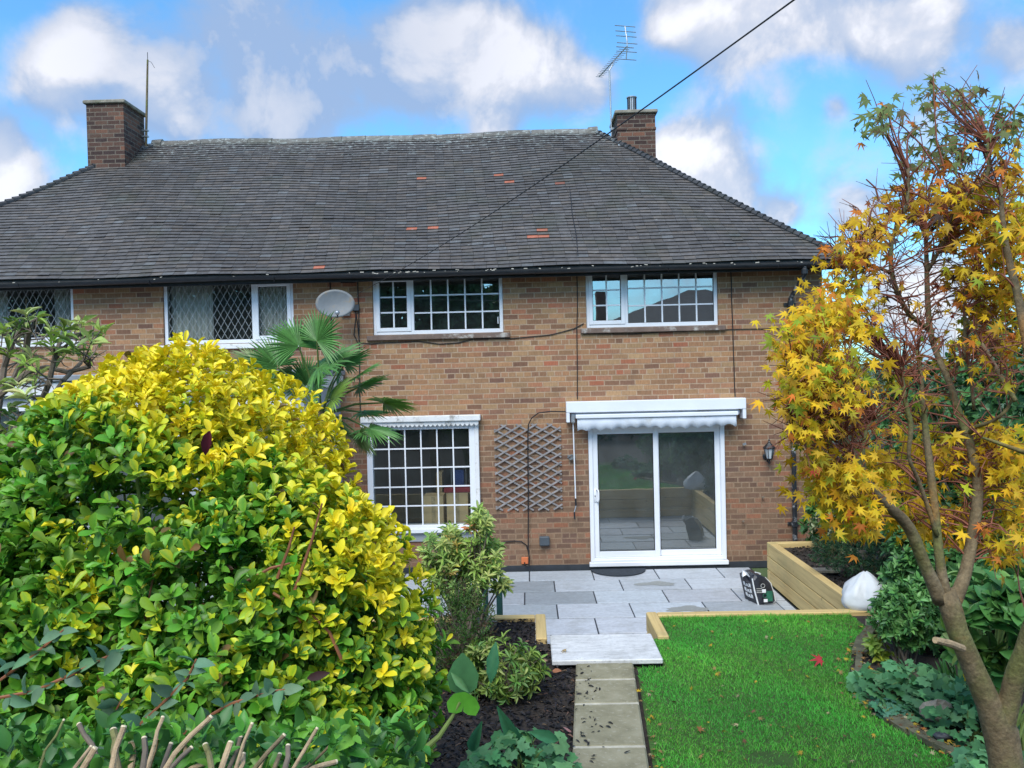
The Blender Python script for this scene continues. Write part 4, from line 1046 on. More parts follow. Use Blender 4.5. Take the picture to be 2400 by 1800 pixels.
decal(1790, 1799, 1404, 1411, yd, 'printed_label', 'bag_white'); decal(1786, 1795, 1381, 1389, yd, 'printed_label', 'bag_white')
decal(1796, 1811, 1385, 1409, yd+.012, 'green_panel', 'bag_green')
for px, py, m in ((1788, 1373, 'bag_grey'), (1793, 1396, 'bag_green')):
    c = PY(px, py, yd-.002); MB().tube([(c.x+.024*math.cos(2*math.pi*k/16), yd-.002, c.z+.024*math.sin(2*math.pi*k/16)) for k in range(17)], .004, 5, caps=False).build('round_mark', m, COM)
for py in (1379, 1384, 1388): decal(1773, 1786, py, py+1.4, yd, 'printed_stripe', 'bag_grey')
# block lettering turned up the narrow side
side_o = front[0].lerp(backp[0], .5); su = (backp[0]-front[0]); sv = (front[8]-front[0]); sn = su.cross(sv).normalized()
if sn.x > 0: sn = -sn
def side_block(u0, u1, v0, v1):
    mb = MB(); c = front[0]+su*((u0+u1)/2)+sv*((v0+v1)/2)+sn*.008
    mb.obox(c, su*((u1-u0)/2), sv*((v1-v0)/2), sn*.002); return mb
let = MB()
for v0 in (.18, .38, .60):
    for (u0, u1, a, b) in ((.25, .8, 0, .035), (.25, .38, 0, .15), (.66, .8, 0, .15), (.46, .58, 0, .11)):
        c = front[0]+su*((u0+u1)/2)+sv*(v0+(a+b)/2)+sn*.01; let.obox(c, su*((u1-u0)/2), sv*((b-a)/2), sn*.002)
let.build('lettering', 'bag_white', COM)
for k, (pts_, m) in enumerate((([(1762, 1357), (1752, 1343), (1742, 1338), (1741, 1352), (1748, 1346)], 'bag_white'), ([(1763, 1360), (1755, 1352), (1744, 1349), (1741, 1357), (1750, 1364), (1760, 1366)], 'bag_black'), ([(1765, 1348), (1772, 1342), (1784, 1345), (1776, 1351)], 'bag_white'))):
    yv = yA+.05+.03*k; pv = [PY(px, py, yv+R.uniform(-.05, .05)) for px, py in pts_]; c = sum(pv, Vector())/len(pv)
    vs = [c]+pv+[p+Vector((0, .05, 0)) for p in pv]; m_ = len(pv); fs = [(0, 1+i, 1+(i+1) % m_) for i in range(m_)]+[(1+i, 1+(i+1) % m_, 1+m_+(i+1) % m_, 1+m_+i) for i in range(m_)]
    MB().add(vs, fs).build('torn_flap', m, COM)

# ---- stones beside the lawn
def rock(px, py, z, w, h, label, seed, name='rock', m='stone', depth=None):
    c = PZ(px, py, z); rr = random.Random(seed); vs = []; fs = []; NA, NB = 12, 7; ph = [rr.uniform(0, 6) for _ in range(6)]
    for i in range(NB+1):
        th = math.pi*i/NB
        for j in range(NA):
            a = 2*math.pi*j/NA; q = 1+.16*math.sin(2*a+ph[0]+th)+.12*math.sin(3*a+ph[1]-2*th)+rr.uniform(-.07, .07)
            vs.append((c.x+w*q*math.sin(th)*math.cos(a), c.y+.06+(depth or w*.7)*q*math.sin(th)*math.sin(a), z+h*.35-h*.65*q*math.cos(th)*-1))
    for i in range(NB):
        for j in range(NA): fs.append((i*NA+j, i*NA+(j+1) % NA, (i+1)*NA+(j+1) % NA, (i+1)*NA+j))
    return tag(MB().add(vs, fs).build(name, m), label, 'rock', 'stones along the lawn edge')
rock(2208, 1695, .56, .095, .12, 'large brown stone on the lawn edge just in front of the maple trunk', 3); rock(2172, 1615, .56, .085, .12, 'rounded mossy stone between the two clumps of lobed leaves', 8)
rock(2136, 1622, .56, .035, .07, 'small pale angular stone next to the mossy one', 12, m='mortar'); rock(2160, 1655, .56, .045, .06, 'dark small cobble below the pale angular stone', 15, m='bitumen')
rock(2060, 1475, .56, .08, .10, 'half-buried grey stone by the end of the timber planter', 21); rock(1125, 1480, .54, .16, .15, 'flat mossy boulder in the bark bed at the foot of the shrub', 27)
rock(2225, 1740, .56, .06, .04, 'thin flat slate edging piece beside the large brown stone', 31, m='bitumen')
ed = MB()
EDG = [(2030, 1462), (2008, 1490), (1996, 1525), (1992, 1565), (2003, 1605), (2030, 1645), (2070, 1680), (2120, 1712), (2180, 1745), (2250, 1778), (2330, 1808)]
EW = [PZ(px, py, TOP+.02) for px, py in EDG]
st = MB()
for i in range(len(EW)-1):
    a, b = EW[i], EW[i+1]; d = (b-a).normalized(); nn_ = Vector((d.y, -d.x, 0))
    if nn_.x < 0: nn_ = -nn_
    st.obox((a+b)/2+nn_*.06+Vector((0, 0, -.012)), d*((b-a).length/2-.004), nn_*.055*(.8+.35*math.sin(i*2.3)), Vector((0, .0, .018)))
structure(st.build('lawn_kerb', 'mossy_stone'))
tag(MB().tube([PZ(2050, 1465, .60), PZ(2060, 1455, .63), PZ(2075, 1458, .62), PZ(2095, 1472, .58)], .006, 6).build('white_cord', 'white_plastic'), 'short white cord lying among the leaves by the planter end', 'cord')
# ================================================================== LEAVES
def tmpl_strip(us, ws, bend=0.12, fold=0.10):
    vs, fs, wt = [], [], []
    for u, w_ in zip(us, ws):
        for s in (-1, 0, 1): vs.append((u, s*w_*.5, -bend*u*u+(fold*w_ if s else 0))); wt.append(1.0 if s else 0.0)
    for i in range(len(us)-1):
        o = 3*i; fs += [(o, o+3, o+4, o+1), (o+1, o+4, o+5, o+2)]
    return np.array(vs), np.array(fs), np.array(wt)
T_OBO = tmpl_strip([0, .18, .45, .7, .9, 1.0], [.10, .42, .82, 1.0, .70, .12], .16, .16)
T_LAN = tmpl_strip([0, .3, .6, .85, 1.0], [.10, .75, 1.0, .55, .05], .20, .14)
T_OVA = tmpl_strip([0, .2, .5, .8, 1.0], [.15, .85, 1.0, .6, .06], .14, .10)
def tmpl_lobed(angs, rads, sinus, droop=.18):
    pts = []
    for i, (a, r) in enumerate(zip(angs, rads)):
        pts.append((math.radians(a), r))
        if i < len(angs)-1: pts.append((math.radians((a+angs[i+1])/2), sinus*(r+rads[i+1])/2))
    vs = [(0, 0, 0)]+[(r*math.cos(a), r*math.sin(a), -droop*r*r) for a, r in pts]
    fs = [(0, i, i+1) for i in range(1, len(pts))]
    return np.array(vs), np.array(fs), np.array([0.0]+[1.0 if i % 2 == 0 else .4 for i in range(len(pts))])
T_MAP = tmpl_lobed([-128, -84, -42, 0, 42, 84, 128], [.42, .72, .95, 1.05, .95, .72, .42], .40, .22)
T_GER = tmpl_lobed([-150, -105, -60, -20, 20, 60, 105, 150], [.75, .9, .98, 1, 1, .98, .9, .75], .78, .15)
T_RND = tmpl_lobed([-174, -120, -80, -40, 0, 40, 80, 120, 174], [.35, .9, .98, 1, 1.05, 1, .98, .9, .35], .96, -.12)
def nrm(a): return a/np.maximum(np.linalg.norm(a, axis=1, keepdims=True), 1e-9)
def leaves(name, m, parent, P, D, N, L, W, c0, c1, T, curl=0.6, smooth=True, crumple=0.0):
    tv, tf, tw = T; n = len(P); D = nrm(D); S = nrm(np.cross(N, D)); N = np.cross(D, S)
    k = len(tv); h = tv[:, 2][None, :]*(1+NP.uniform(-curl, curl*1.6, n))[:, None]
    h = h+NP.normal(0, 1, (n, k))*crumple*tw[None, :]
    tw_ = NP.uniform(-.35, .35, n)[:, None]*tv[:, 1][None, :]*tv[:, 0][None, :]
    V = P[:, None, :]+D[:, None, :]*(tv[:, 0][None, :]*L[:, None])[..., None]+S[:, None, :]*(tv[:, 1][None, :]*W[:, None])[..., None]+N[:, None, :]*((h+tw_)*L[:, None])[..., None]
    col = c0[:, None, :]*(1-tw[None, :, None])+c1[:, None, :]*tw[None, :, None]
    F = (tf[None]+(np.arange(n)*k)[:, None, None]).reshape(-1, tf.shape[1])
    return mesh_obj(name, V.reshape(-1, 3).astype(np.float32), F, [m], parent, col.reshape(-1, 3).astype(np.float32), None, smooth)
def whorls(P, D, k, spread, up=0.0, jit=.25, along=0.0):
    """k leaves round each shoot tip: returns base, axis, upper-side normal, shoot index"""
    n = len(P); D = nrm(D); ref = np.where(np.abs(D[:, 2:3]) < .9, np.array([[0, 0, 1.]]), np.array([[1., 0, 0]]))
    A = nrm(np.cross(D, ref)); B = np.cross(D, A)
    idx = np.repeat(np.arange(n), k); j = np.tile(np.arange(k), n)
    ps = j*2.4+NP.uniform(0, 6.28, n)[idx]+NP.normal(0, jit, n*k); sp = spread*(1-.45*(j/k))+NP.normal(0, jit*.6, n*k)
    rad = A[idx]*np.cos(ps)[:, None]+B[idx]*np.sin(ps)[:, None]
    ax_ = D[idx]*np.cos(sp)[:, None]+rad*np.sin(sp)[:, None]; ax_[:, 2] += up
    nn_ = D[idx]*np.sin(sp)[:, None]-rad*np.cos(sp)[:, None]
    return P[idx]+D[idx]*(along*(j/k-1))[:, None], ax_, nn_, idx
def jitcol(c, n, a=.22, hue=.10):
    c = np.asarray(c, float); c = np.tile(c, (n, 1)) if c.ndim == 1 else c
    return np.clip(c*(1+NP.uniform(-a, a, (n, 1)))*(1+NP.uniform(-hue, hue, (n, 3))), 0, 1)
V3 = lambda v: np.array([v[0], v[1], v[2]], float)
def ell_points(c, r, n, lo=.72, hi=1.03, back=.45):
    d = nrm(NP.normal(size=(n*3, 3))); keep = (d[:, 1] < .15) | (NP.random(n*3) < back); d = d[keep][:n]
    rr = hi-(hi-lo)*NP.random(len(d))**1.8
    return V3(c)+d*np.array(r)*rr[:, None], nrm(d/np.array(r)), rr
def stems(name, m, parent, base, pts, r0, r1, n=6, sides=6, spread=.08):
    mb = MB()
    for p in pts:
        b_ = Vector(base)+Vector((R.uniform(-spread, spread), R.uniform(-spread, spread), 0)); p = Vector(p)
        midp = b_.lerp(p, .5)+Vector((R.uniform(-.08, .08), R.uniform(-.08, .08), .08)); P = []
        for k in range(n+1):
            t_ = k/n; P.append(b_*(1-t_)**2+midp*2*t_*(1-t_)+p*t_*t_)
        mb.tube(P, [r0+(r1-r0)*k/n for k in range(n+1)], sides, wob=.12, seed=R.randrange(999))
    return mb.build(name, m, parent)
def shrub(name, label, c, r, nshoot, k, L, ratio, pal, T=T_LAN, spread=1.15, up=0.0, matn='leaf', stem_m='twig_grey', nstem=14, base=None, cat='shrub', group=None, edge=None, updir=.45, back=.45, lo=.55, sr=(.012, .004), along=.03):
    o = thing(name, label, cat, base or (c[0], c[1], TOP), group)
    P, D, rr = ell_points(c, r, nshoot, lo, 1.04, back); D = nrm(D+np.array([0, -.12, updir])+NP.normal(0, .28, P.shape))
    keep = P[:, 2] > o.location.z+.01; P, D = P[keep], D[keep]
    b_, a_, n_, idx = whorls(P, D, k, spread, up, along=along)
    m_ = len(b_); pi = NP.choice(len(pal), len(P), p=[q[0] for q in pal])[idx]; cols = np.array([q[1] for q in pal])[pi]
    cc = jitcol(cols, m_); LL = L*NP.uniform(.65, 1.15, m_)
    ce = cc if edge is None else jitcol(np.array(edge), m_)*.6+cc*.4
    leaves('foliage', matn, o, b_, a_, n_, LL, LL*ratio, cc, ce, T)
    sel = NP.choice(len(P), min(nstem, len(P)), replace=False)
    stems('stems', stem_m, o, (o.location.x, o.location.y, o.location.z-.03), [P[i] for i in sel], sr[0], sr[1], spread=min(.12, r[0]*.3))
    return o

# ---- the big golden euonymus
EB = thing('euonymus_bush', 'large domed evergreen bush with golden yellow tips, filling the near side of the garden', 'bush', PD(430, 1400, 3.5)[:2]+(TOP,) if False else (PD(430, 1400, 3.5).x, PD(430, 1400, 3.5).y, TOP))
ELL = [(PD(420, 1322, 3.5), (.77, .78, .91), 1.0, 5600), (PD(645, 1610, 3.05), (.60, .62, .82), .55, 3900), (PD(150, 1600, 2.9), (.42, .5, .62), .06, 1800), (PD(480, 1790, 2.6), (.60, .40, .42), .10, 1200)]
PP, DD, YY = [], [], []
for i, (c, r, yb, n) in enumerate(ELL):
    P, D, rr = ell_points(c, r, n, .66, 1.03, .35)
    bump = .06*np.sin(P[:, 0]*9+1)*np.cos(P[:, 2]*8)+.05*np.sin(P[:, 1]*11+P[:, 0]*7); P = P+D*bump[:, None]*.8
    ok = np.ones(len(P), bool)
    for j, (c2, r2, _, _) in enumerate(ELL):
        if j != i: ok &= (((P-V3(c2))/np.array(r2))**2).sum(1) > .60
    ok &= P[:, 2] > TOP+.1
    gapn = np.sin(P[:, 0]*13+2)*np.sin(P[:, 2]*11+P[:, 0]*5)+.7*np.sin(P[:, 1]*17+P[:, 2]*7); hol = np.exp(-((P-V3(PD(330, 1230, 2.85)))**2).sum(1)/.09)
    ok &= NP.random(len(P)) > np.clip(.55*(gapn > .75)+.62*hol, 0, .85)
    P, D, rr = P[ok], D[ok], rr[ok]
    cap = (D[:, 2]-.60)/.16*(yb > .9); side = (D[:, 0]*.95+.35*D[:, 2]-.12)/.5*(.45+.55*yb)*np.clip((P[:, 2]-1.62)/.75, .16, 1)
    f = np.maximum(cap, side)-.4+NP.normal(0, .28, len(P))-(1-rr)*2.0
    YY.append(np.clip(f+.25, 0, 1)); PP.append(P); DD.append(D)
P = np.concatenate(PP); D = np.concatenate(DD); Y = np.concatenate(YY)
D = nrm(D*.8+np.array([0.05, -.12, .62])+NP.normal(0, .28, P.shape))
b_, a_, n_, idx = whorls(P, D, 9, 1.0, .0, .3, along=.05)
tipness = np.tile(np.arange(9), len(P))/8.0
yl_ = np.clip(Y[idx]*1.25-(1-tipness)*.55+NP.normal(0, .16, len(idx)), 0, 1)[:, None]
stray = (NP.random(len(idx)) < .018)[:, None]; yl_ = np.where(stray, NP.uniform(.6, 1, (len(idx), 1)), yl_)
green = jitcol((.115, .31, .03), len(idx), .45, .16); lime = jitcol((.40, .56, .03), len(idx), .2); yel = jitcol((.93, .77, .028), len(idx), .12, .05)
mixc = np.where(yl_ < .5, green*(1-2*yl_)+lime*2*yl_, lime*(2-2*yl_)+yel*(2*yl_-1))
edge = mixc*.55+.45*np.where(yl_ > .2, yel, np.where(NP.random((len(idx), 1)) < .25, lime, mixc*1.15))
LL = .056*NP.uniform(.42, 1.25, len(idx))*(1-.18*yl_[:, 0])
tired = NP.random(len(idx)) < .015; mixc[tired] = jitcol((.20, .12, .04), int(tired.sum())); edge[tired] = mixc[tired]*.8
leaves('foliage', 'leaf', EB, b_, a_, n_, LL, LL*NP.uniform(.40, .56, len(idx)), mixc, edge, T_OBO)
sel = NP.choice(len(P), 70, replace=False)
stems('stems', 'stem_green', EB, (EB.location.x+.15, EB.location.y-.2, TOP-.05), [P[i] for i in sel], .020, .005, spread=.22)
core = PD(430, 1560, 3.35); stems('trunk', 'twig_grey', EB, (core.x, core.y, TOP-.05), [PD(330, 1250, 3.4), PD(250, 1480, 3.2), PD(420, 1180, 3.45), PD(560, 1300, 3.4), PD(640, 1500, 3.1)], .034, .014, sides=9, spread=.05)
for (a, b2_) in (((575, 1365), (680, 1320)), ((640, 1390), (705, 1460)), ((690, 1385), (755, 1180)), ((650, 1355), (690, 1235)), ((300, 1610), (360, 1345)), ((800, 1545), (730, 1440))):
    p, q = PD(*a, 2.62), PD(*b2_, 2.62); MB().tube([p, p.lerp(q, .5)+Vector((.01, 0, .015)), q], [.006, .005, .003], 5).build('bare_twig', 'vine_stem', EB)

for (px, py, dd, ax2, sz, c_, lb_) in ((492, 1010, 2.66, (-.25, -1), .085, (.13, .02, .035), 'dark red leaf caught among the yellow tips near the top of the golden bush'), (720, 1590, 2.42, (1, .25), .07, (.05, .018, .02), 'curled dark brown leaf caught low on the golden bush')):
    p_ = PD(px, py, dd); cA = np.array([c_]); dv = right*ax2[0]+up*ax2[1]
    tag(leaves('caught_leaf', 'leaf_matt', None, np.array([V3(p_)]), np.array([V3(dv)]), np.array([[.2, -1, .35]]), np.array([sz]), np.array([sz*.38]), cA, cA*.8, T_OVA, 1.0), lb_, 'leaf', 'single fallen leaves')
# ---- clipped hedge stubs just below the camera
HD = thing('clipped_hedge', 'hard-pruned hedge of pale cut stubs close to the camera with few leaves', 'hedge', (PD(450, 1790, 1.5).x, PD(450, 1790, 1.5).y, TOP))
stub = [(150, 1860, 222, 1755, 12), (215, 1745, 186, 1699, 10), (262, 1805, 290, 1705, 12), (268, 1760, 266, 1712, 14), (307, 1800, 308, 1742, 12), (337, 1790, 338, 1732, 11), (362, 1745, 381, 1683, 8), (352, 1790, 370, 1728, 9), (410, 1765, 493, 1682, 10),
        (405, 1795, 447, 1754, 9), (430, 1800, 434, 1750, 9), (494, 1790, 482, 1748, 12), (520, 1800, 540, 1742, 12), (537, 1800, 564, 1728, 8), (556, 1790, 590, 1698, 7), (590, 1810, 665, 1724, 9), (605, 1810, 640, 1745, 7), (668, 1800, 675, 1750, 10), (688, 1800, 742, 1709, 7),
        (715, 1805, 785, 1735, 5), (735, 1800, 785, 1786, 10), (380, 1800, 400, 1745, 9), (450, 1800, 520, 1770, 9), (105, 1760, 148, 1690, 5), (175, 1800, 212, 1752, 7), (700, 1810, 730, 1786, 7), (560, 1810, 570, 1770, 10), (640, 1810, 655, 1770, 9)]
for i, (xa, ya, xb_, yb_, w_) in enumerate(stub):
    dist = 1.45+.18*math.sin(i*2.1); p, q = PD(xa, ya, dist), PD(xb_, yb_, dist+.03); p2 = p+(p-q)*1.6+Vector((R.uniform(-.02, .02), 0, -.03)); r_ = w_*dist/F_PX*.64
    s_ = MB().tube([p2, p, p.lerp(q, .5)+Vector((R.uniform(-.004, .004), 0, 0)), q], [r_*1.15, r_, r_*.97, r_*.93], 9, wob=.1, seed=i).build('cut_stem', ('dead_stem', 'twig_grey', 'dead_stem', 'bark')[i % 4], HD)
    d_ = (q-p).normalized(); MB().tube([q+d_*.0003, q+d_*.0035], [r_*.95, r_*.86], 9).build('cut_end', 'cut_wood', s_)
n = 760; P = np.array([PD(R.uniform(-40, 990), R.uniform(1690, 1990), R.uniform(1.55, 2.15)) for _ in range(n)]); D = nrm(NP.normal(0, .5, (n, 3))+np.array([0, -.2, .9]))
thin = (NP.random(n) < np.clip((P[:, 2]*0+1), 0, 1)); 
hy = np.array([R.random() for _ in range(n)])
b_, a_, n_, idx = whorls(P, D, 5, 1.0, 0, .3, along=.03)
cc = jitcol(np.array([(.075, .25, .03), (.14, .34, .04), (.05, .17, .035)])[NP.integers(0, 3, n)][idx], len(idx)); LL = .044*NP.uniform(.6, 1.15, len(idx))
keep = NP.random(len(idx)) < .8
leaves('foliage', 'leaf', HD, b_[keep], a_[keep], n_[keep], LL[keep], LL[keep]*.5, cc[keep], cc[keep]*1.1, T_OVA)

# ---- honeysuckle trailing across
HV = thing('honeysuckle_vine', 'trailing honeysuckle with red-brown stems and blue-green leaves across the bush', 'climber', (PD(420, 1760, 1.9).x, PD(420, 1760, 1.9).y, TOP))
lines = [[(0, 1635), (80, 1620), (170, 1580), (240, 1545), (290, 1520)], [(0, 1595), (60, 1550), (110, 1510), (150, 1475)], [(310, 1715), (390, 1640), (440, 1590), (460, 1545)], [(400, 1745), (470, 1690), (540, 1650), (620, 1625), (670, 1615)], [(180, 1800), (215, 1760), (260, 1690), (285, 1640)], [(60, 1800), (110, 1735), (146, 1690)]]
vn = MB(); LP, LD = [], []
for i, ln in enumerate(lines):
    P3 = [PD(x, y, 1.95+.05*i) for x, y in ln]; vn.tube(P3, [.0042]*(len(P3)-1)+[.0025], 6)
    for k in range(len(P3)-1):
        for q in (.25, .8):
            for s in (-1, 1): LP.append(P3[k].lerp(P3[k+1], q)); LD.append(Vector((s*.5, -.25, R.uniform(-.5, .5)))+(P3[k+1]-P3[k]).normalized()*.5)
vn.build('vine_stems', 'vine_stem', HV); n = len(LP); LL = .055*NP.uniform(.6, 1.2, n)
cc = jitcol((.15, .28, .16), n, .25)
leaves('foliage', 'leaf_matt', HV, np.array(LP), np.array(LD), NP.normal(0, .35, (n, 3))+np.array([0, -.7, .6]), LL, LL*.5, cc, cc, T_OVA)

# ---- big green stem with one bright round leaf (hollyhock) and the large dark crinkled leaf
HK = thing('hollyhock', 'arching green stem with one bright round leaf and a large dark crinkled leaf', 'plant', (PD(930, 1800, 2.5).x, PD(930, 1800, 2.5).y, TOP))
sp_ = [PD(x, y, 2.5) for x, y in ((880, 1860), (930, 1800), (985, 1765), (1030, 1725), (1060, 1680), (1078, 1645))]
MB().tube(sp_, [.012, .011, .0095, .008, .006, .0045], 8).build('stem', 'stem_green', HK)
def one_leaf(name, px, py, dist, axis2, size, ratio, col, T, par, nv=(0, -1, .3), m='leaf_matt'):
    P = np.array([V3(PD(px, py, dist))]); dv = right*axis2[0]+up*axis2[1]; c_ = np.array([col])
    return leaves(name, m, par, P, np.array([V3(dv)]), np.array([nv], float), np.array([size]), np.array([size*ratio]), c_, c_*1.15, T)
one_leaf('round_leaf', 1086, 1655, 2.5, (.12, 1), .047, 1.15, (.10, .33, .03), T_RND, HK)
one_leaf('crinkled_leaf', 1086, 1632, 2.85, (-.02, 1), .15, .75, (.055, .165, .06), T_OVA, HK, (.1, -1, .4))
one_leaf('folded_leaf', 1098, 1622, 2.8, (-.55, .6), .085, .35, (.10, .24, .10), T_LAN, HK, (.2, -1, .2))

# ---- pieris with the pale whorled leaves, and the feathery brown-stemmed heather below
pc = PD(1088, 1325, 7.2)
PI = thing('pieris_shrub', 'upright shrub with pale whorled leaves and orange new tips in the bark bed', 'shrub', (pc.x+.05, pc.y, TOP))
tips = [(1125, 1195), (1105, 1225), (1140, 1225), (1060, 1245), (1010, 1262), (1050, 1240), (1000, 1290), (1030, 1300), (1065, 1275), (1075, 1262), (1100, 1270), (1130, 1260), (1140, 1280), (1165, 1275), (1170, 1300), (1150, 1310), (1000, 1320), (1020, 1335), (1050, 1320), (1090, 1320), (1120, 1325), (1150, 1340), (1105, 1345), (1075, 1345), (1170, 1365), (1183, 1360), (1060, 1375), (1030, 1365), (1090, 1390), (1110, 1300), (1125, 1210), (1145, 1240), (1085, 1300), (1040, 1275), (1135, 1295), (1160, 1325), (1010, 1345), (1060, 1300), (1045, 1340), (1120, 1360)]
P = np.array([V3(PD(x+R.uniform(-8, 8), y+R.uniform(-8, 8), 7.2+R.uniform(-.28, .3))) for x, y in tips for _ in range(6)])
D = nrm((P-np.array([[pc.x, pc.y, pc.z-.5]]))*np.array([1, 1, .5])+np.array([0, -.35, .7])+NP.normal(0, .25, P.shape))
b_, a_, n_, idx = whorls(P, D, 13, 1.35, -.05, .25, along=.10)
pal = np.array([(.26, .42, .06), (.38, .50, .10), (.15, .32, .05), (.46, .54, .14)])[NP.integers(0, 4, len(P))][idx]; cc = jitcol(pal, len(idx), .2)
for px, py, c_ in ((1075, 1262, (.62, .42, .07)), (1068, 1345, (.70, .42, .14)), (1088, 1252, (.60, .16, .06)), (1080, 1335, (.6, .5, .05))):
    dd_ = np.linalg.norm(b_-V3(PD(px, py, 7.0)), axis=1); cc[np.argsort(dd_)[:11]] = jitcol(c_, 11, .15)
LL = .082*NP.uniform(.6, 1.15, len(idx)); leaves('foliage', 'leaf', PI, b_, a_, n_, LL, LL*.27, cc, cc*.6+np.array([.45, .5, .22])*.4, T_LAN)
stems('stems', 'twig_grey', PI, (pc.x+.03, pc.y, TOP-.03), [P[i] for i in range(0, len(P), 6)], .014, .004)
hc = PD(1080, 1490, 6.3)
shrub('heather', 'feathery heather with brown wiry stems under the pale whorled shrub', (hc.x-.02, hc.y, TOP+.42), (.30, .26, .40), 330, 9, .045, .18, [(.5, (.09, .19, .045)), (.3, (.16, .24, .07)), (.2, (.13, .09, .05))], T_LAN, .7, matn='leaf_matt', stem_m='twig_grey', nstem=80, updir=.9, sr=(.005, .002), along=.12)
sc1 = PD(1195, 1550, 6.0)
shrub('small_pieris', 'small pale whorled shrub spilling over the bark bed', (sc1.x-.06, sc1.y, TOP+.20), (.30, .24, .24), 120, 11, .075, .26, [(.4, (.26, .38, .07)), (.35, (.14, .28, .06)), (.25, (.36, .44, .13))], T_LAN, 1.3, nstem=30, along=.07, sr=(.007, .003))
gA = PD(1235, 1745, 4.75)
def geranium(label, px, py, dist, rx, h, n, size, cols, group='clumps of lobed ground-cover leaves', zt=TOP):
    c = PD(px, py, dist); o = thing('geranium_clump', label, 'plant', (c.x, c.y, zt), group)
    d = nrm(NP.normal(size=(n, 3))); d[:, 2] = np.abs(d[:, 2]); rr = NP.uniform(.3, 1, n)**.5
    P = np.array([c.x, c.y, zt])+d*np.array([rx, rx*.8, h])*rr[:, None]; P[:, 2] = np.maximum(P[:, 2], zt+.02)
    D = nrm(d*np.array([1, 1, .1])+NP.normal(0, .35, d.shape)+np.array([0, -.25, -.15])); N = nrm(d*.5+np.array([0, -.55, .9])+NP.normal(0, .25, d.shape))
    cc = jitcol(np.array(cols)[NP.integers(0, len(cols), n)], n, .25); L = size*NP.uniform(.6, 1.15, n)
    leaves('foliage', 'leaf_matt', o, P, D, N, L, L, cc, cc*1.12, T_GER)
    stems('stems', 'stem_green', o, (c.x, c.y, zt-.02), [P[i] for i in range(0, n, 3)], .004, .002, sides=5, spread=.05)
BG = [(.085, .24, .10), (.125, .31, .125), (.06, .18, .07)]
geranium('blue-green clump of lobed leaves at the near end of the bark bed', 1230, 1765, 4.7, .42, .30, 150, .062, BG)
geranium('darker lobed leaves at the foot of the golden bush', 1090, 1735, 4.1, .30, .34, 130, .06, [(.03, .11, .05), (.045, .15, .06)])
DK = thing('dock_plant', 'long drooping arrow-shaped leaves over the edge of the bark bed', 'plant', (PD(1195, 1690, 4.9).x, PD(1195, 1690, 4.9).y, TOP), None)
for k, (px, py, ax2, s_, ra) in enumerate(((1165, 1655, (.42, -.8), .36, .26), (1190, 1740, (.6, -.45), .20, .3), (1240, 1715, (.9, -.25), .19, .38), (1150, 1600, (.1, .9), .22, .35), (1130, 1690, (-.3, -.8), .22, .32))):
    one_leaf('leaf_blade', px, py, 4.8-.05*k, ax2, s_, ra, (.06, .22, .10), T_LAN, DK, (0, -1, .5))

# ---- rhododendron-like shrub on the far side of the bush
rc = PD(60, 950, 5.0)
RH = thing('rhododendron', 'sparse shrub with twisted grey branches and whorled pale leaves under the leaded window', 'shrub', (PD(-40, 1500, 5).x, rc.y, TOP))
tips = [(60, 735), (45, 760), (85, 745), (120, 775), (150, 770), (165, 760), (190, 758), (205, 785), (235, 775), (30, 790), (10, 770), (20, 820), (125, 800), (145, 830), (175, 815), (195, 830), (215, 800), (60, 850), (75, 830), (90, 870), (40, 900), (60, 925), (20, 960), (50, 1000), (70, 1020), (30, 1040), (55, 1060), (15, 1085), (45, 1100), (80, 1090), (20, 1130), (60, 1145), (90, 1130), (30, 1180), (-10, 900), (-20, 1000), (-30, 800), (10, 1210), (40, 1230), (-20, 1120), (75, 1175), (95, 1060), (100, 1190), (15, 1010)]
TP = [PD(x, y, 5.0+R.uniform(-.35, .35)) for x, y in tips]; P = np.array([V3(p) for p in TP])
D = nrm(NP.normal(0, .35, P.shape)+np.array([.1, -.25, .75])); b_, a_, n_, idx = whorls(P, D, 9, 1.25, 0, .3, along=.05)
pal = np.array([(.28, .40, .07), (.42, .52, .12), (.16, .28, .06), (.48, .54, .2)])[NP.integers(0, 4, len(P))][idx]; cc = jitcol(pal, len(idx))
LL = .112*NP.uniform(.55, 1.1, len(idx)); leaves('foliage', 'leaf', RH, b_, a_, n_, LL, LL*.23, cc, cc*1.2, T_LAN)
limbs = [[(-60, 1400), (-20, 1150), (40, 1010), (90, 960), (115, 900), (130, 830), (145, 790)], [(-60, 1300), (-20, 1060), (60, 985), (110, 950), (150, 890), (190, 850)], [(-80, 1200), (-40, 960), (30, 900), (70, 870), (110, 860), (160, 872), (210, 860)], [(-60, 1200), (-10, 1000), (10, 860), (30, 800), (60, 760)], [(30, 900), (60, 830), (70, 770)], [(40, 1010), (70, 1000), (100, 1010), (130, 960)]]
mb = MB(); BP = []
for i, ln in enumerate(limbs):
    P3 = [PD(x, y, 5.0+.1*math.sin(i*2+k)) for k, (x, y) in enumerate(ln)]; BP += P3; mb.tube(P3, [.024*(1-.75*k/len(P3))+.003 for k in range(len(P3))], 7, wob=.12, seed=i)
mb.build('limbs', 'twig_grey', RH)
mb = MB()
for p in TP:
    q = min(BP, key=lambda b2: (b2-p).length+R.uniform(0, .12)); m_ = p.lerp(q, .5)+Vector((R.uniform(-.06, .06), R.uniform(-.05, .05), R.uniform(-.07, .03))); mb.tube([q, m_, p], [.008, .006, .004], 5)
    for _ in range(3):
        e_ = m_+Vector((R.uniform(-.16, .16), R.uniform(-.1, .1), R.uniform(-.14, .16))); mb.tube([m_, m_.lerp(e_, .5)+Vector((0, 0, R.uniform(-.03, .03))), e_], [.005, .004, .002], 4)
mb.build('twigs', 'twig_grey', RH)

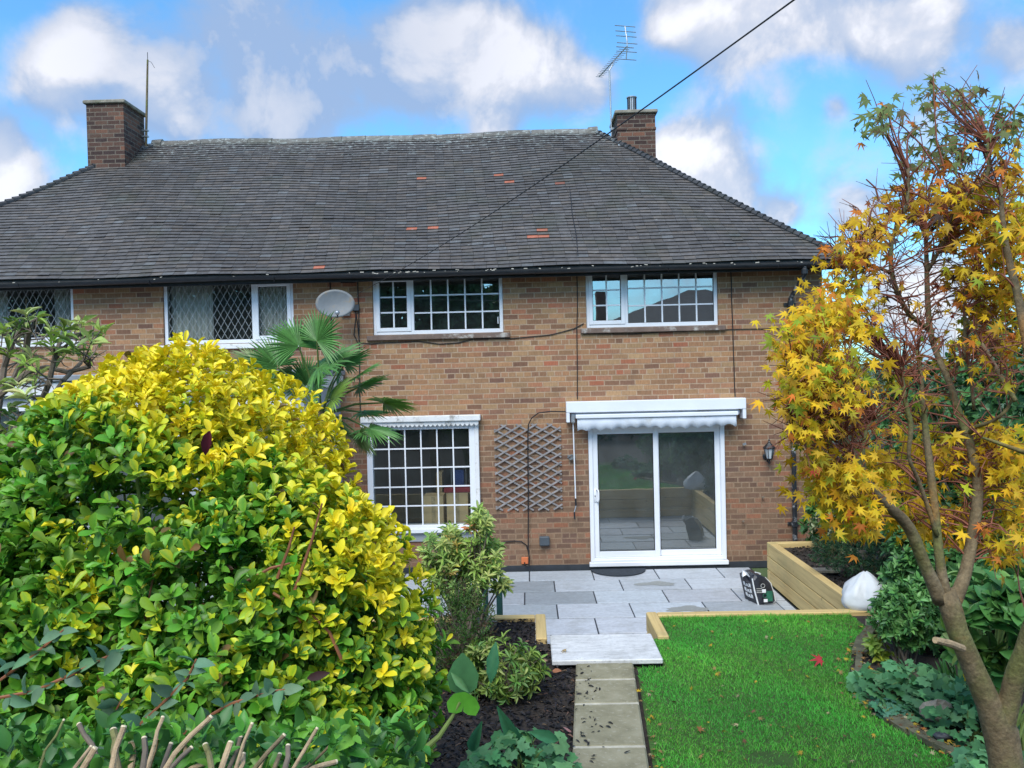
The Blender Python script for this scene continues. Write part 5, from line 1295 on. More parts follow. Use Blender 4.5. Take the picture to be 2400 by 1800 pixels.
# ---- fan palm
pcn = PD(752, 968, 7.55)
PM = thing('fan_palm', 'fan palm with spiky split leaves between the golden bush and the house', 'palm', (pcn.x+.02, pcn.y, TOP))
MB().tube([(pcn.x+.04, pcn.y, TOP-.02), (pcn.x+.02, pcn.y, 1.3), (pcn.x, pcn.y, pcn.z+.02)], [.11, .10, .085], 12, wob=.12, seed=4).build('trunk', 'bark', PM)
FANS = [(700, 812, 118, 88, .8, 0), (743, 800, 62, 88, .9, 0), (650, 858, 128, 92, .55, 0), (746, 862, 32, 122, .32, 0), (806, 856, 40, 78, .22, 0), (834, 884, 32, 74, .12, 0), (841, 907, 26, 78, .14, 0), (776, 936, 46, 82, .4, .3), (899, 944, 4, 82, .34, 1), (848, 967, 2, 74, .1, 0), (786, 990, -30, 62, .4, 2), (866, 1005, -14, 82, .22, 0), (842, 1018, -58, 62, .6, 2), (732, 918, 58, 74, .5, 0), (598, 850, 150, 66, .5, 2), (684, 872, 195, 62, .4, 2), (720, 900, 100, 80, .6, 0), (790, 870, 70, 70, .4, 0)]
for i, (hx, hy_, ang, Rp, op, tone) in enumerate(FANS):
    dist = 7.55+[-.25, -.3, -.1, -.2, .1, .05, -.1, -.35, .0, .15, -.2, -.15, -.25, -.4, .1, .2, .25, .3][i]
    h = PD(hx, hy_, dist); a_ = math.radians(ang); axv = right*math.cos(a_)+up*math.sin(a_)-fwd*(.25 if i % 3 else -.1); axv.normalize()
    per = (-right*math.sin(a_)+up*math.cos(a_)); sv = (per*op+fwd*math.sqrt(max(0, 1-op*op))*(1 if i % 2 else -1)).normalized(); sv = (sv-axv*sv.dot(axv)).normalized(); nv = axv.cross(sv)
    Rl = Rp*dist/F_PX*1.03; mb = MB(); g_ = [(.10, .25, .06), (.20, .33, .06), (.18, .26, .08)][int(math.ceil(tone))]; NS = 34
    for s in range(NS):
        th = math.radians(-112+224*s/(NS-1)); dv = axv*math.cos(th)+sv*math.sin(th); pv = -axv*math.sin(th)+sv*math.cos(th)
        L = Rl*(.80+.2*math.cos(th*.8))*R.uniform(.92, 1.05); v = R.uniform(.75, 1.3); mb.cur = tuple(q*v for q in g_); w_ = Rl*.066
        droop = Vector((0, 0, -1))*L*.16*R.uniform(.3, 1.3)
        rows_ = []
        for u, ww in ((.02, .25), (.35, .8), (.6, 1.0), (.82, .6), (1.0, .06)):
            c = h+dv*(L*u)+droop*u**3; f = nv*(w_*.45*ww*(1 if s % 2 else 1)); rows_.append([c-pv*w_*ww*.5, c+f, c+pv*w_*ww*.5])
        vs = [p for r_ in rows_ for p in r_]; mb.add(vs, [q for k in range(4) for q in ((3*k, 3*k+3, 3*k+4, 3*k+1), (3*k+1, 3*k+4, 3*k+5, 3*k+2))])
    fan = mb.build('palm_leaf', 'leaf', PM)
    MB().tube([pcn+Vector((0, 0, -.02)), pcn.lerp(h, .55)+Vector((0, 0, .03)), h], [.013, .010, .007], 6).build('leaf_stalk', 'stem_green', fan)
fb = MB()
for k in range(60):
    a_ = R.uniform(0, 6.28); z_ = pcn.z-R.uniform(-.05, .5); fb.tube([(pcn.x+.08*math.cos(a_), pcn.y+.08*math.sin(a_), z_), (pcn.x+.15*math.cos(a_), pcn.y+.15*math.sin(a_), z_+R.uniform(-.1, .1))], .004, 4)
fb.build('trunk_fibre', 'twig_grey', PM)

# ================================================================== JAPANESE MAPLE
def trace(pts): return [PD(x, y, d) for x, y, _, d in pts], [r*d/F_PX for _, _, r, d in pts]
TB = PD(2345, 1900, 2.95)
MT = thing('japanese_maple', 'Japanese maple with golden autumn leaves, red twigs and a forking trunk beside the lawn', 'tree', (TB.x, TB.y, TOP))
LIMB = [
 [(2385, 2420, 56, 2.95), (2375, 2100, 46, 2.95), (2366, 1900, 42, 2.95), (2356, 1780, 40, 2.95), (2344, 1715, 42, 2.95), (2318, 1650, 31, 2.94), (2280, 1562, 27, 2.92), (2244, 1478, 25, 2.9), (2226, 1420, 27, 2.9), (2214, 1385, 24, 2.9)],
 [(2205, 1410, 26, 2.9), (2170, 1330, 22, 2.88), (2130, 1235, 20, 2.85), (2085, 1190, 19, 2.8), (2040, 1145, 17, 2.75), (2008, 1085, 15, 2.72), (1985, 1040, 12, 2.7), (1955, 1015, 8, 2.68), (1905, 1005, 5, 2.65), (1860, 990, 3.5, 2.6)],
 [(2030, 1130, 11, 2.75), (2022, 1070, 8, 2.75), (2030, 1010, 6, 2.78), (2050, 980, 5, 2.8)],
 [(2218, 1400, 20, 2.9), (2205, 1330, 17, 2.9), (2196, 1250, 15.5, 2.92), (2186, 1150, 14, 2.95), (2178, 1080, 13, 2.97), (2170, 1010, 11, 3.0), (2163, 950, 9, 3.0), (2158, 880, 8, 3.0), (2150, 820, 7, 3.0)],
 [(2196, 1255, 8, 2.9), (2172, 1180, 7.5, 2.9), (2150, 1120, 7, 2.88), (2130, 1070, 6, 2.85), (2135, 1000, 9, 2.85), (2122, 940, 8, 2.85), (2112, 860, 6, 2.85)],
 [(2232, 1420, 27, 2.92), (2262, 1345, 22, 2.95), (2282, 1240, 19.5, 3.0), (2292, 1150, 17.5, 3.03), (2282, 1080, 16, 3.05), (2268, 1020, 14.5, 3.07), (2250, 975, 12.5, 3.1), (2230, 910, 11.5, 3.1), (2218, 880, 11, 3.1), (2196, 830, 10.5, 3.12), (2180, 775, 10.5, 3.15), (2174, 700, 9.5, 3.15), (2172, 620, 8, 3.15), (2168, 540, 5, 3.15)],
 [(2225, 890, 8, 3.1), (2240, 860, 7, 3.08), (2258, 835, 7, 3.05), (2262, 780, 6, 3.05), (2262, 700, 5, 3.05), (2285, 620, 4, 3.0)],
 [(2272, 1015, 9, 3.07), (2288, 1000, 7.5, 3.0), (2320, 990, 7, 2.95), (2350, 970, 6, 2.9), (2368, 945, 5, 2.9), (2388, 900, 4, 2.85)],
 [(2283, 960, 6, 3.05), (2275, 880, 6.5, 3.05), (2265, 830, 6, 3.05)],
 [(2340, 1725, 42, 2.95), (2362, 1655, 37, 2.93), (2380, 1580, 33, 2.9), (2408, 1500, 30, 2.85), (2440, 1380, 27, 2.8), (2450, 1200, 24, 2.8), (2440, 1020, 20, 2.8), (2420, 880, 17, 2.8), (2400, 770, 15, 2.8), (2382, 680, 13, 2.82), (2362, 600, 12, 2.85), (2350, 520, 9, 2.85), (2345, 440, 6, 2.85)],
 [(2174, 770, 9, 3.15), (2133, 738, 8.5, 3.1), (2110, 700, 9, 3.08), (2092, 650, 9, 3.05), (2088, 590, 8, 3.05), (2098, 540, 6, 3.05), (2125, 480, 6, 3.0), (2128, 395, 6.5, 3.0)],
 [(2088, 640, 7, 3.05), (2050, 625, 5, 3.0), (2010, 620, 3.5, 2.95)],
 [(2380, 940, 9, 2.85), (2345, 880, 8, 2.9), (2310, 820, 7, 2.95), (2285, 780, 5, 3.0), (2260, 740, 4, 3.0)],
 [(2172, 640, 7, 3.15), (2215, 560, 6, 3.1), (2250, 470, 6, 3.0), (2312, 420, 7, 2.95), (2316, 335, 6, 2.95)],
 [(2400, 1060, 9, 2.8), (2330, 1035, 6, 2.8), (2300, 1025, 4, 2.8)],
]
LPTS = []
tr_, rr_ = trace(LIMB[0]); rr_ = [q*.92 for q in rr_]; MB().tube(tr_, rr_, 14, wob=.04, seed=1).build('trunk', 'bark', MT, smooth=True); LPTS += tr_[5:]
for i, ln in enumerate(LIMB[1:]):
    p3, r3 = trace(ln); r3 = [q*.66 for q in r3]
    Q, QR = [], []
    for k in range(len(p3)-1):
        for s in range(3):
            t_ = s/3; a_, b2_, c2_, d2_ = p3[max(k-1, 0)], p3[k], p3[k+1], p3[min(k+2, len(p3)-1)]
            Q.append(.5*((2*b2_)+(c2_-a_)*t_+(2*a_-5*b2_+4*c2_-d2_)*t_*t_+(3*b2_-a_-3*c2_+d2_)*t_**3)); QR.append(r3[k]+(r3[k+1]-r3[k])*t_)
    Q.append(p3[-1]); QR.append(r3[-1]); LPTS += Q
    MB().tube(Q, QR, 10, wob=.05, seed=i+2).build('limb', 'bark', MT, smooth=True)
q0_ = PD(2255, 1520, 2.82); MB().tube([q0_, PD(2225, 1508, 2.76), PD(2192, 1500, 2.72)], [.014, .013, .011], 9).build('cut_stub', 'dead_stem', MT)
YL, YG, YO, OR, RD, GR, DD_, LG = (.74, .52, .018), (.46, .48, .025), (.55, .36, .03), (.62, .22, .03), (.42, .06, .03), (.17, .235, .075), (.06, .03, .025), (.27, .40, .03)
P1 = [(.60, YL), (.15, YO), (.12, YG), (.08, OR), (.05, LG)]; P2 = [(.80, YL), (.12, YG), (.08, YO)]; P3_ = [(.46, YO), (.30, YL), (.20, OR), (.04, DD_)]; P4 = [(.45, OR), (.25, RD), (.3, YO)]; P5 = [(.8, GR), (.12, (.16, .12, .05)), (.08, OR)]; P6 = [(.4, YL), (.3, LG), (.3, YG)]
# (px, py, rx, ry, twigs, leaves per twig, palette, size, distance)
CL = [(1905, 735, 70, 45, 12, 9, P1, .055, 2.7), (1870, 790, 65, 45, 14, 10, P1, .056, 2.65), (1950, 760, 70, 50, 12, 9, P1, .056, 2.75), (1890, 850, 65, 50, 14, 9, P1, .056, 2.65), (1862, 900, 40, 45, 12, 9, P2, .055, 2.6), (1925, 895, 65, 50, 12, 9, P6, .056, 2.65), (1870, 955, 55, 42, 12, 8, P1, .055, 2.62), (1960, 960, 70, 50, 10, 5, P1, .054, 2.7), (1872, 1010, 45, 36, 10, 6, P1, .053, 2.6), (1895, 1055, 45, 24, 7, 5, P1, .053, 2.65), (1865, 1088, 28, 14, 3, 3, P4, .05, 2.6),
      (1930, 1105, 60, 38, 12, 10, P2, .058, 2.7), (1980, 1135, 55, 35, 9, 9, P2, .058, 2.75), (1945, 1165, 40, 30, 6, 8, P2, .058, 2.7), (2000, 1205, 50, 28, 7, 8, P1, .058, 2.75), (1985, 1240, 28, 24, 4, 6, P1, .058, 2.75), (2090, 1115, 60, 40, 10, 9, P2, .058, 2.8), (2060, 1080, 40, 25, 6, 7, P2, .056, 2.8), (2110, 1180, 55, 32, 9, 9, P6, .058, 2.85), (2130, 1215, 35, 25, 6, 9, P2, .06, 2.8), (2160, 1050, 45, 35, 8, 8, P2, .056, 2.9), (2210, 1030, 55, 35, 9, 8, P2, .058, 2.9), (2195, 1085, 30, 30, 5, 7, P2, .058, 2.9),
      (2340, 1030, 60, 35, 10, 9, P2, .058, 2.8), (2320, 1075, 50, 40, 9, 9, P2, .058, 2.8), (2370, 1080, 45, 40, 9, 9, P2, .058, 2.75), (2350, 1140, 50, 40, 9, 9, P2, .058, 2.75), (2385, 1165, 30, 40, 7, 8, P2, .058, 2.7), (2250, 1195, 50, 35, 8, 8, P2, .058, 2.95), (2220, 1230, 45, 30, 7, 8, P2, .058, 2.9), (2180, 1235, 30, 25, 4, 7, P2, .058, 2.85), (2335, 1250, 45, 30, 6, 7, P1, .055, 2.75), (2385, 1250, 30, 45, 8, 8, P1, .055, 2.7), (2370, 1300, 40, 25, 6, 7, P1, .055, 2.7), (2300, 1180, 30, 30, 4, 6, P2, .056, 2.9),
      (2010, 560, 60, 30, 9, 7, P3_, .05, 2.9), (1985, 600, 45, 35, 8, 6, P3_, .05, 2.9), (2050, 530, 55, 40, 9, 7, P3_, .05, 2.95), (1970, 650, 45, 40, 8, 6, P1, .052, 2.85), (2100, 490, 60, 35, 9, 6, P3_, .05, 3.0), (2180, 460, 60, 35, 10, 8, P3_, .05, 3.0), (2240, 480, 70, 45, 12, 9, P3_, .052, 3.0), (2310, 450, 60, 45, 12, 8, P3_, .052, 2.9), (2360, 480, 50, 55, 12, 9, P1, .054, 2.85), (2320, 540, 70, 45, 13, 9, P1, .055, 2.85), (2250, 550, 60, 40, 10, 7, P3_, .052, 3.0), (2370, 560, 40, 50, 10, 9, P1, .055, 2.8), (2350, 620, 60, 40, 11, 8, P1, .055, 2.85), (2290, 610, 50, 40, 8, 6, P3_, .052, 2.95), (2200, 540, 50, 40, 8, 5, P3_, .05, 3.0),
      (2310, 680, 60, 40, 10, 8, P1, .055, 2.9), (2370, 680, 40, 40, 9, 8, P1, .055, 2.8), (2260, 680, 40, 40, 6, 5, P3_, .052, 3.0), (2280, 740, 50, 45, 8, 7, P1, .055, 2.95), (2350, 740, 50, 40, 9, 8, P1, .056, 2.85), (2240, 800, 45, 40, 6, 5, P1, .054, 3.0), (2310, 810, 55, 40, 9, 7, P1, .055, 2.9), (2370, 800, 40, 40, 8, 7, P1, .055, 2.8), (2260, 860, 40, 30, 5, 5, P1, .054, 3.0), (2340, 880, 50, 40, 7, 6, P1, .054, 2.85), (2110, 870, 40, 40, 6, 5, P1, .054, 2.9), (2060, 840, 50, 40, 7, 4, P1, .054, 2.85), (2030, 700, 60, 50, 8, 3, P3_, .05, 2.95), (1990, 700, 40, 35, 7, 5, P1, .052, 2.85), (2080, 780, 40, 35, 5, 3, P4, .05, 2.9), (2140, 940, 40, 30, 5, 4, P1, .054, 2.95), (2240, 930, 40, 25, 4, 4, P1, .055, 2.95), (2180, 730, 50, 30, 5, 3, P4, .05, 2.95), (2060, 970, 40, 40, 6, 4, P1, .052, 2.8), (2090, 1010, 40, 25, 4, 3, P4, .05, 2.8),
      (2120, 290, 70, 22, 7, 7, P5, .062, 3.0), (2070, 270, 24, 20, 5, 7, P5, .062, 3.0), (2190, 215, 22, 40, 6, 6, P5, .062, 3.0), (2250, 225, 35, 22, 6, 6, P5, .06, 3.0), (2260, 290, 25, 40, 6, 5, P5, .06, 3.0), (2205, 290, 22, 50, 6, 5, P5, .06, 3.0), (2170, 360, 55, 35, 9, 6, P5, .058, 3.0), (2240, 370, 45, 35, 8, 6, P5, .058, 3.0), (2360, 250, 35, 40, 7, 6, P5, .06, 2.85), (2385, 320, 25, 45, 6, 6, P5, .06, 2.8), (2340, 390, 50, 35, 7, 6, P3_, .055, 2.85), (2190, 395, 60, 25, 6, 5, P4, .052, 3.0)]
tw = MB(); LP, LD, LN, LC, LS = [], [], [], [], []
LA = np.array([V3(p) for p in LPTS])
def nearest(p, jit=.10):
    d_ = np.linalg.norm(LA-V3(p), axis=1)+NP.uniform(0, jit, len(LA))+np.maximum(LA[:, 2]-p.z, 0)*.8; return Vector(LA[int(np.argmin(d_))])
for (px, py, rx, ry, nt_, nl, pal, size, dist) in CL:
    ws = np.array([q[0] for q in pal]); ws = ws/ws.sum()
    nl = max(2, int(round(nl*(.95 if pal is P3_ else .62 if pal is P5 else 1.0 if px > 2210 and py < 720 else .58 if px > 2020 and py < 950 else   .80 if px > 2000 else 1.5))))
    if px < 1990 and 690 < py < 1110: px += 24
    if py > 950 and px > 2000: dist += .38
    elif px > 2080: dist += .22
    for k in range(nt_):
        a_ = R.uniform(0, 6.28); q = math.sqrt(R.random()); tgt = PD(px+rx*q*math.cos(a_), py+ry*q*math.sin(a_), dist+R.uniform(-.22, .22))
        st_ = nearest(tgt); ctrl = st_.lerp(tgt, .5)+Vector((R.uniform(-.05, .05), R.uniform(-.05, .05), R.uniform(.0, .10)))
        path = [st_*(1-u)**2+ctrl*2*u*(1-u)+tgt*u*u for u in (0, .2, .4, .6, .8, 1)]
        L_ = (tgt-st_).length
        if k % 2 == 0 or L_ < .35: tw.tube(path, [.0042, .0036, .003, .0024, .0019, .0013], 4, caps=False)
        for s in range(2):
            o_ = path[R.choice([2, 3, 4])]; e_ = o_+Vector((R.gauss(0, .05), R.gauss(0, .05), R.gauss(.015, .05))); tw.tube([o_, o_.lerp(e_, .5)+Vector((0, 0, .008)), e_], [.002, .0016, .001], 3, caps=False)
        for j in range(nl):
            p = tgt+Vector((R.gauss(0, .036), R.gauss(0, .05), R.gauss(0, .032)))
            out_ = Vector((R.gauss(0, .7), R.uniform(-.7, .25), R.uniform(-1.0, .15)))
            LP.append(V3(p)); LD.append(V3(out_)); LN.append((R.gauss(0, .4), -R.uniform(.3, 1.1), R.uniform(.1, 1.0))); LC.append(pal[NP.choice(len(pal), p=ws)][1]); LS.append(size*(.64 if px < 2000 else .8)*R.uniform(.5, 1.08))
# the fine red-brown winter twigs inside the crown
for (px, py, rx, ry, n_, dist) in ((2080, 660, 110, 110, 50, 3.0), (1990, 560, 70, 60, 24, 2.9), (1925, 1030, 80, 34, 80, 2.65), (2000, 960, 110, 60, 90, 2.75), (2130, 800, 90, 90, 70, 2.95), (2200, 620, 80, 110, 40, 3.05), (2290, 400, 70, 40, 16, 2.95), (2100, 450, 80, 50, 18, 3.0), (2300, 880, 90, 80, 40, 2.9), (1975, 880, 60, 90, 50, 2.65)):
    for k in range(n_):
        e_ = PD(px+R.gauss(0, rx*.6), py+R.gauss(0, ry*.6), dist+R.uniform(-.2, .2)); p = nearest(e_, .16); d_ = e_-p; L_ = d_.length
        if L_ > .42 or L_ < .03: continue
        if L_ > .24: p = p.lerp(e_, .35); d_ = e_-p; L_ = d_.length
        d_ = d_/L_; m1 = p+d_*L_*.5+Vector((R.gauss(0, .02), R.gauss(0, .02), R.gauss(.015, .02)))
        tw.tube([p, m1, e_], [.0026, .0019, .0009], 4, caps=False)
        for s in range(2):
            f_ = m1+(d_+Vector((R.gauss(0, .7), R.gauss(0, .5), R.gauss(.2, .6)))).normalized()*min(L_*.5, .09); tw.tube([m1, f_], [.0016, .0008], 3, caps=False)
t_o = tw.build('twigs', 'twig_red', MT)
n = len(LP); LS = np.array(LS); cc = jitcol(np.array(LC), n, .20, .07)
leaves('crown', 'leaf_matt', MT, np.array(LP), np.array(LD), np.array(LN), LS, LS, cc, cc*np.where(NP.random((n, 1)) < .25, np.array([[.95, .55, .5]]), np.array([[1.02, .9, .9]])), T_MAP, curl=1.2, smooth=False, crumple=.11)
# long drooping sprigs at the very top
sp = MB()
for pts in ([(2215, 400), (2195, 330), (2190, 250), (2188, 190), (2187, 172)], [(2250, 400), (2262, 330), (2262, 260), (2255, 220), (2240, 208)], [(2200, 400), (2160, 340), (2120, 300), (2075, 268), (2058, 262)], [(2260, 470), (2310, 380), (2350, 300), (2385, 245), (2420, 190)], [(2340, 440), (2370, 360), (2395, 310)], [(2060, 470), (2052, 440), (2030, 420)]):
    sp.tube([PD(x, y, 3.0 if x < 2300 else 2.88) for x, y in pts], [.004, .0033, .0026, .002, .0013][:len(pts)], 5)
sp.build('sprigs', 'twig_red', MT)

# ================================================================== SHRUBS ON THE FAR SIDE OF THE LAWN
MID = [(.4, (.11, .28, .07)), (.35, (.16, .35, .10)), (.25, (.07, .19, .055))]
def at(px, py, d): p = PD(px, py, d); return (p.x, p.y, p.z)
c = at(1975, 1225, 10.9); shrub('variegated_bush', 'cream and green variegated bush against the house corner', c, (.42, .40, .62), 420, 8, .055, .5, [(.5, (.10, .17, .06)), (.35, (.36, .38, .20)), (.15, (.05, .11, .04))], T_OVA, base=(c[0], c[1], .45))
c = at(1935, 1215, 11.2); shrub('laurel', 'glossy laurel sprouting between the downpipe and the variegated bush', c, (.30, .28, .55), 110, 8, .11, .4, [(.6, (.05, .15, .04)), (.4, (.09, .22, .05))], T_OVA, base=(c[0], c[1], .45))
c = at(2030, 1290, 9.3); shrub('juniper', 'low feathery dark evergreen spreading over the back of the planter soil', c, (.62, .5, .26), 520, 9, .05, .2, [(.6, (.04, .10, .05)), (.3, (.06, .14, .06)), (.1, (.12, .13, .06))], T_LAN, .7, matn='leaf_matt', base=(c[0], c[1], TOP-.04), along=.10, sr=(.008, .003))
c = at(2085, 1020, 9.8); shrub('fuzzy_conifer', 'dull grey-green fine-leaved shrub rising behind the maple limbs', c, (.75, .6, .85), 900, 9, .055, .22, [(.5, (.10, .15, .08)), (.3, (.15, .19, .10)), (.2, (.06, .10, .05))], T_LAN, .8, matn='leaf_matt', base=(c[0], c[1], .45), along=.08, nstem=60)
for k, (px, py, d_, r_, n_, lab) in enumerate(((2200, 1120, 8.2, (.62, .6, 1.12), 900, 'tall dark laurel hedge clump directly behind the middle maple limb'), (2350, 1060, 7.4, (.62, .6, 1.22), 1000, 'tallest dark laurel hedge clump beyond the thickest upright maple limb'), (2480, 1150, 6.4, (.6, .6, 1.3), 800, 'dark laurel hedge clump at the outer edge of the view'), (2290, 1330, 7.0, (.75, .55, .6), 800, 'lower dark glossy hedge clump under the golden maple leaves'))):
    c = at(px, py, d_); shrub('laurel_hedge', lab, c, r_, n_, 8, .085, .46, [(.5, (.06, .17, .05)), (.3, (.10, .26, .075)), (.2, (.04, .11, .04))], T_OVA, base=(c[0], c[1], TOP-.03), cat='hedge', group='dark laurel hedge', nstem=40, sr=(.02, .006))
c = at(2200, 1385, 6.9); shrub('mock_orange', 'mid-green leafy shrub leaning over the white rubble sack', c, (.44, .42, .56), 560, 9, .065, .42, MID, T_OVA, base=(c[0], c[1], TOP-.03), along=.08)
c = at(2120, 1440, 6.5); shrub('mock_orange', 'smaller mid-green shrub at the foot of the one leaning over the sack', c, (.26, .26, .24), 190, 9, .06, .42, MID, T_OVA, base=(c[0], c[1], TOP-.03), along=.06)
c = at(2350, 1470, 5.0); shrub('hydrangea', 'large-leaved hydrangea behind the forked maple trunk', c, (.34, .30, .32), 90, 7, .125, .58, [(.5, (.10, .26, .06)), (.3, (.16, .30, .06)), (.2, (.06, .18, .05))], T_OVA, base=(c[0], c[1], TOP-.03), along=.08, stem_m='stem_green')
c = at(2330, 1360, 5.6); shrub('hydrangea', 'upright whorl of long pale green leaves above the larger hydrangea', c, (.20, .2, .2), 26, 8, .13, .34, [(.6, (.13, .30, .09)), (.4, (.20, .34, .08))], T_LAN, base=(c[0], c[1], TOP-.03), along=.05, stem_m='stem_green')
c = at(2058, 1515, 6.6); shrub('yellow_seedling', 'small yellow-green wilting plant at the lawn edge', c, (.09, .09, .11), 12, 6, .08, .42, [(.6, (.30, .38, .04)), (.4, (.20, .32, .05))], T_OVA, base=(c[0], c[1], TOP), along=.05, stem_m='stem_green', nstem=6, sr=(.004, .002))
geranium('wide clump of lobed leaves beside the lawn kerb', 2130, 1580, 5.9, .42, .22, 190, .065, BG)
geranium('clump of lobed leaves just behind the rounded mossy stone', 2215, 1555, 5.6, .30, .25, 110, .065, BG)
geranium('small blue-green tuft of lobed leaves hanging over the kerb', 2075, 1615, 5.6, .13, .10, 34, .05, [(.07, .20, .12), (.09, .24, .14)])
geranium('bright lobed leaves hugging the base of the maple trunk', 2275, 1760, 4.2, .24, .28, 110, .062, [(.08, .25, .10), (.11, .30, .13), (.06, .19, .08)])
geranium('lobed leaves on the outer side of the maple trunk', 2420, 1700, 4.0, .24, .34, 90, .062, [(.08, .25, .10), (.06, .19, .08)])
geranium('lobed leaves in the fork gap behind the maple trunk', 2330, 1610, 4.6, .28, .22, 90, .062, BG)
geranium('shaded lobed leaves under the large-leaved hydrangea', 2290, 1530, 5.2, .34, .25, 120, .06, BG)
DF = thing('strap_leaf_clump', 'tuft of upright strap leaves with one yellow leaf among the stones', 'plant', (PZ(2225, 1620, TOP).x, PZ(2225, 1620, TOP).y, TOP))
n = 26; bx = DF.location; P = np.array([[bx.x+R.gauss(0, .04), bx.y+R.gauss(0, .03), TOP] for _ in range(n)]); D = NP.normal(0, .28, (n, 3))+np.array([0, -.1, 1]); cc = jitcol((.07, .22, .06), n); cc[3] = (.75, .6, .03)
LL = NP.uniform(.14, .26, n); leaves('foliage', 'leaf', DF, P, D, NP.normal(0, .4, (n, 3))+np.array([0, -1, .2]), LL, LL*.10, cc, cc, T_LAN)

# the pale garden shed corner glimpsed through the leaves
wr = PD(2018, 1140, 10.4); SH = thing('birdbath', 'pale grey bird table top glimpsed through the leaves beyond the house corner', 'bird table', (wr.x, wr.y, .45))
MB().bev(wr.x-.22, wr.x+.22, wr.y-.2, wr.y+.2, wr.z-.012, wr.z+.022, .006).build('table_top', 'white_paint', SH); MB().bev(wr.x-.16, wr.x+.16, wr.y-.15, wr.y+.15, wr.z-.12, wr.z-.014, .006).build('underframe', 'render_grey', SH)
MB().tube([(wr.x, wr.y, .43), (wr.x, wr.y, wr.z-.121)], .045, 10).build('post', 'twig_grey', SH)

# ================================================================== LAWN, BARK AND FALLEN LEAVES
def pathr(y): return pathx(y)[1]
ey = np.array([p.y for p in EW])[::-1]; ex_ = np.array([p.x for p in EW])[::-1]
def in_lawn(x, y):
    xr = np.interp(y, ey, ex_, left=ex_[0]+.3, right=ex_[-1]); xl = np.where(y > -4.80, 1.222, np.where(y > -5.45, 1.055, np.interp(y, [-9, -5.45], [pathr(-9)+.045, pathr(-5.45)+.035])))
    wob = .03*np.sin(y*9)+.02*np.sin(y*23)
    return (x > xl+np.abs(wob)*.5) & (x < xr-.005+wob*.6) & (y < -4.15)
lb = MB(); ny = 30; vs = []; fs = []
for i in range(ny+1):
    y = -4.142-(9-4.142)*i/ny; xr = float(np.interp(y, ey, ex_, left=ex_[0]+.3, right=ex_[-1])); xl = 1.218 if y > -4.775 else 1.052 if y > -5.45 else pathr(y)+.03
    for j in range(11): vs.append((xl+(xr-xl)*j/10, y, TOP-.004))
for i in range(ny):
    for j in range(10): o = i*11+j; fs.append((o, o+11, o+12, o+1))
structure(lb.add(vs, fs).build('lawn', 'lawn_base'))
n = 150000; x = NP.uniform(.55, 4.2, n); y = NP.uniform(-8.3, -4.15, n); ok = in_lawn(x, y); x, y = x[ok], y[ok]
bald = np.sin(x*3.1+1)*np.sin(y*2.7)+.6*np.sin(x*7.3+y*5.1); ok = NP.random(len(x)) < np.where((((x-1.45)/.16)**2+((y+7.02)/.10)**2) < 1, .12, 1.0); x, y, bald = x[ok], y[ok], bald[ok]
n = len(x); P = np.stack([x, y, np.full(n, TOP-.006)], 1); h = NP.uniform(.012, .036, n)*(1+.16*bald); tall = NP.random(n) < .012; h[tall] *= 2.0
edge_ = np.exp(-((y+4.2)/.10)**2); h *= 1+.5*edge_
ln_ = NP.normal(0, .55, (n, 2)); Dv = np.concatenate([ln_, np.ones((n, 1))], 1); Dv = nrm(Dv); sd = nrm(np.stack([NP.normal(size=n), NP.normal(size=n)*.4, np.zeros(n)], 1)); wv_ = NP.uniform(.0013, .0027, n)[:, None]
A_, B_ = P-sd*wv_, P+sd*wv_; M_ = P+Dv*(h*.55)[:, None]; Tp = P+Dv*h[:, None]+np.concatenate([ln_*.35, -.12*np.ones((n, 1))], 1)*h[:, None]
V = np.stack([A_, B_, M_+sd*wv_*.75, M_-sd*wv_*.75, Tp], 1).reshape(-1, 3)
o5 = np.arange(n)*5; F = np.concatenate([np.stack([o5, o5+1, o5+2], 1), np.stack([o5, o5+2, o5+3], 1), np.stack([o5+3, o5+2, o5+4], 1)])
base = np.array([(.09, .42, .05), (.11, .48, .055), (.16, .49, .07), (.23, .44, .11)])[NP.choice(4, n, p=[.42, .38, .15, .05])]; g_c = jitcol(base*(1+.11*bald[:, None])*(1+np.array([.22, .03, .0])*np.sin(x*1.9+y*3.7+np.sin(x*6))[:, None]), n, .22, .08)
mesh_obj('grass', V.astype(np.float32), F, ['grass_blade'], None, np.repeat(g_c, 5, 0).astype(np.float32))
tag(bpy.data.objects['grass'], 'short bright green lawn grass beside the stone path', 'grass', kind='stuff')

n = 17000; x = NP.uniform(-1.9, .85, n); y = NP.uniform(-8.2, -4.15, n)
pl_ = np.where(y > -4.78, .02, np.where(y > -5.44, .14, np.interp(y, [-9, -5.45], [pathx(-9)[0]-.01, pathx(-5.45)[0]-.005]))); ok = (x < pl_+.02*NP.random(n)); x, y = x[ok], y[ok]; n = len(x)
P = np.stack([x, y, TOP-.012+NP.uniform(0, .022, n)], 1); D = nrm(np.stack([NP.normal(size=n), NP.normal(size=n), NP.normal(0, .22, n)], 1)); N = nrm(NP.normal(0, .38, (n, 3))+np.array([0, 0, 1])); LL = NP.uniform(.018, .06, n)
cb = np.array([(.012, .0115, .014), (.022, .02, .022), (.035, .028, .025), (.11, .07, .045), (.20, .14, .09)])[NP.choice(5, n, p=[.46, .32, .15, .055, .015])]; cc = jitcol(cb, n, .3)
leaves('bark_mulch', 'chips', None, P, D, N, LL, LL*NP.uniform(.16, .4, n), cc, cc*1.3, T_OVA, .8, False)
tag(bpy.data.objects['bark_mulch'], 'black shredded bark covering the bed beside the path', 'mulch', kind='stuff')
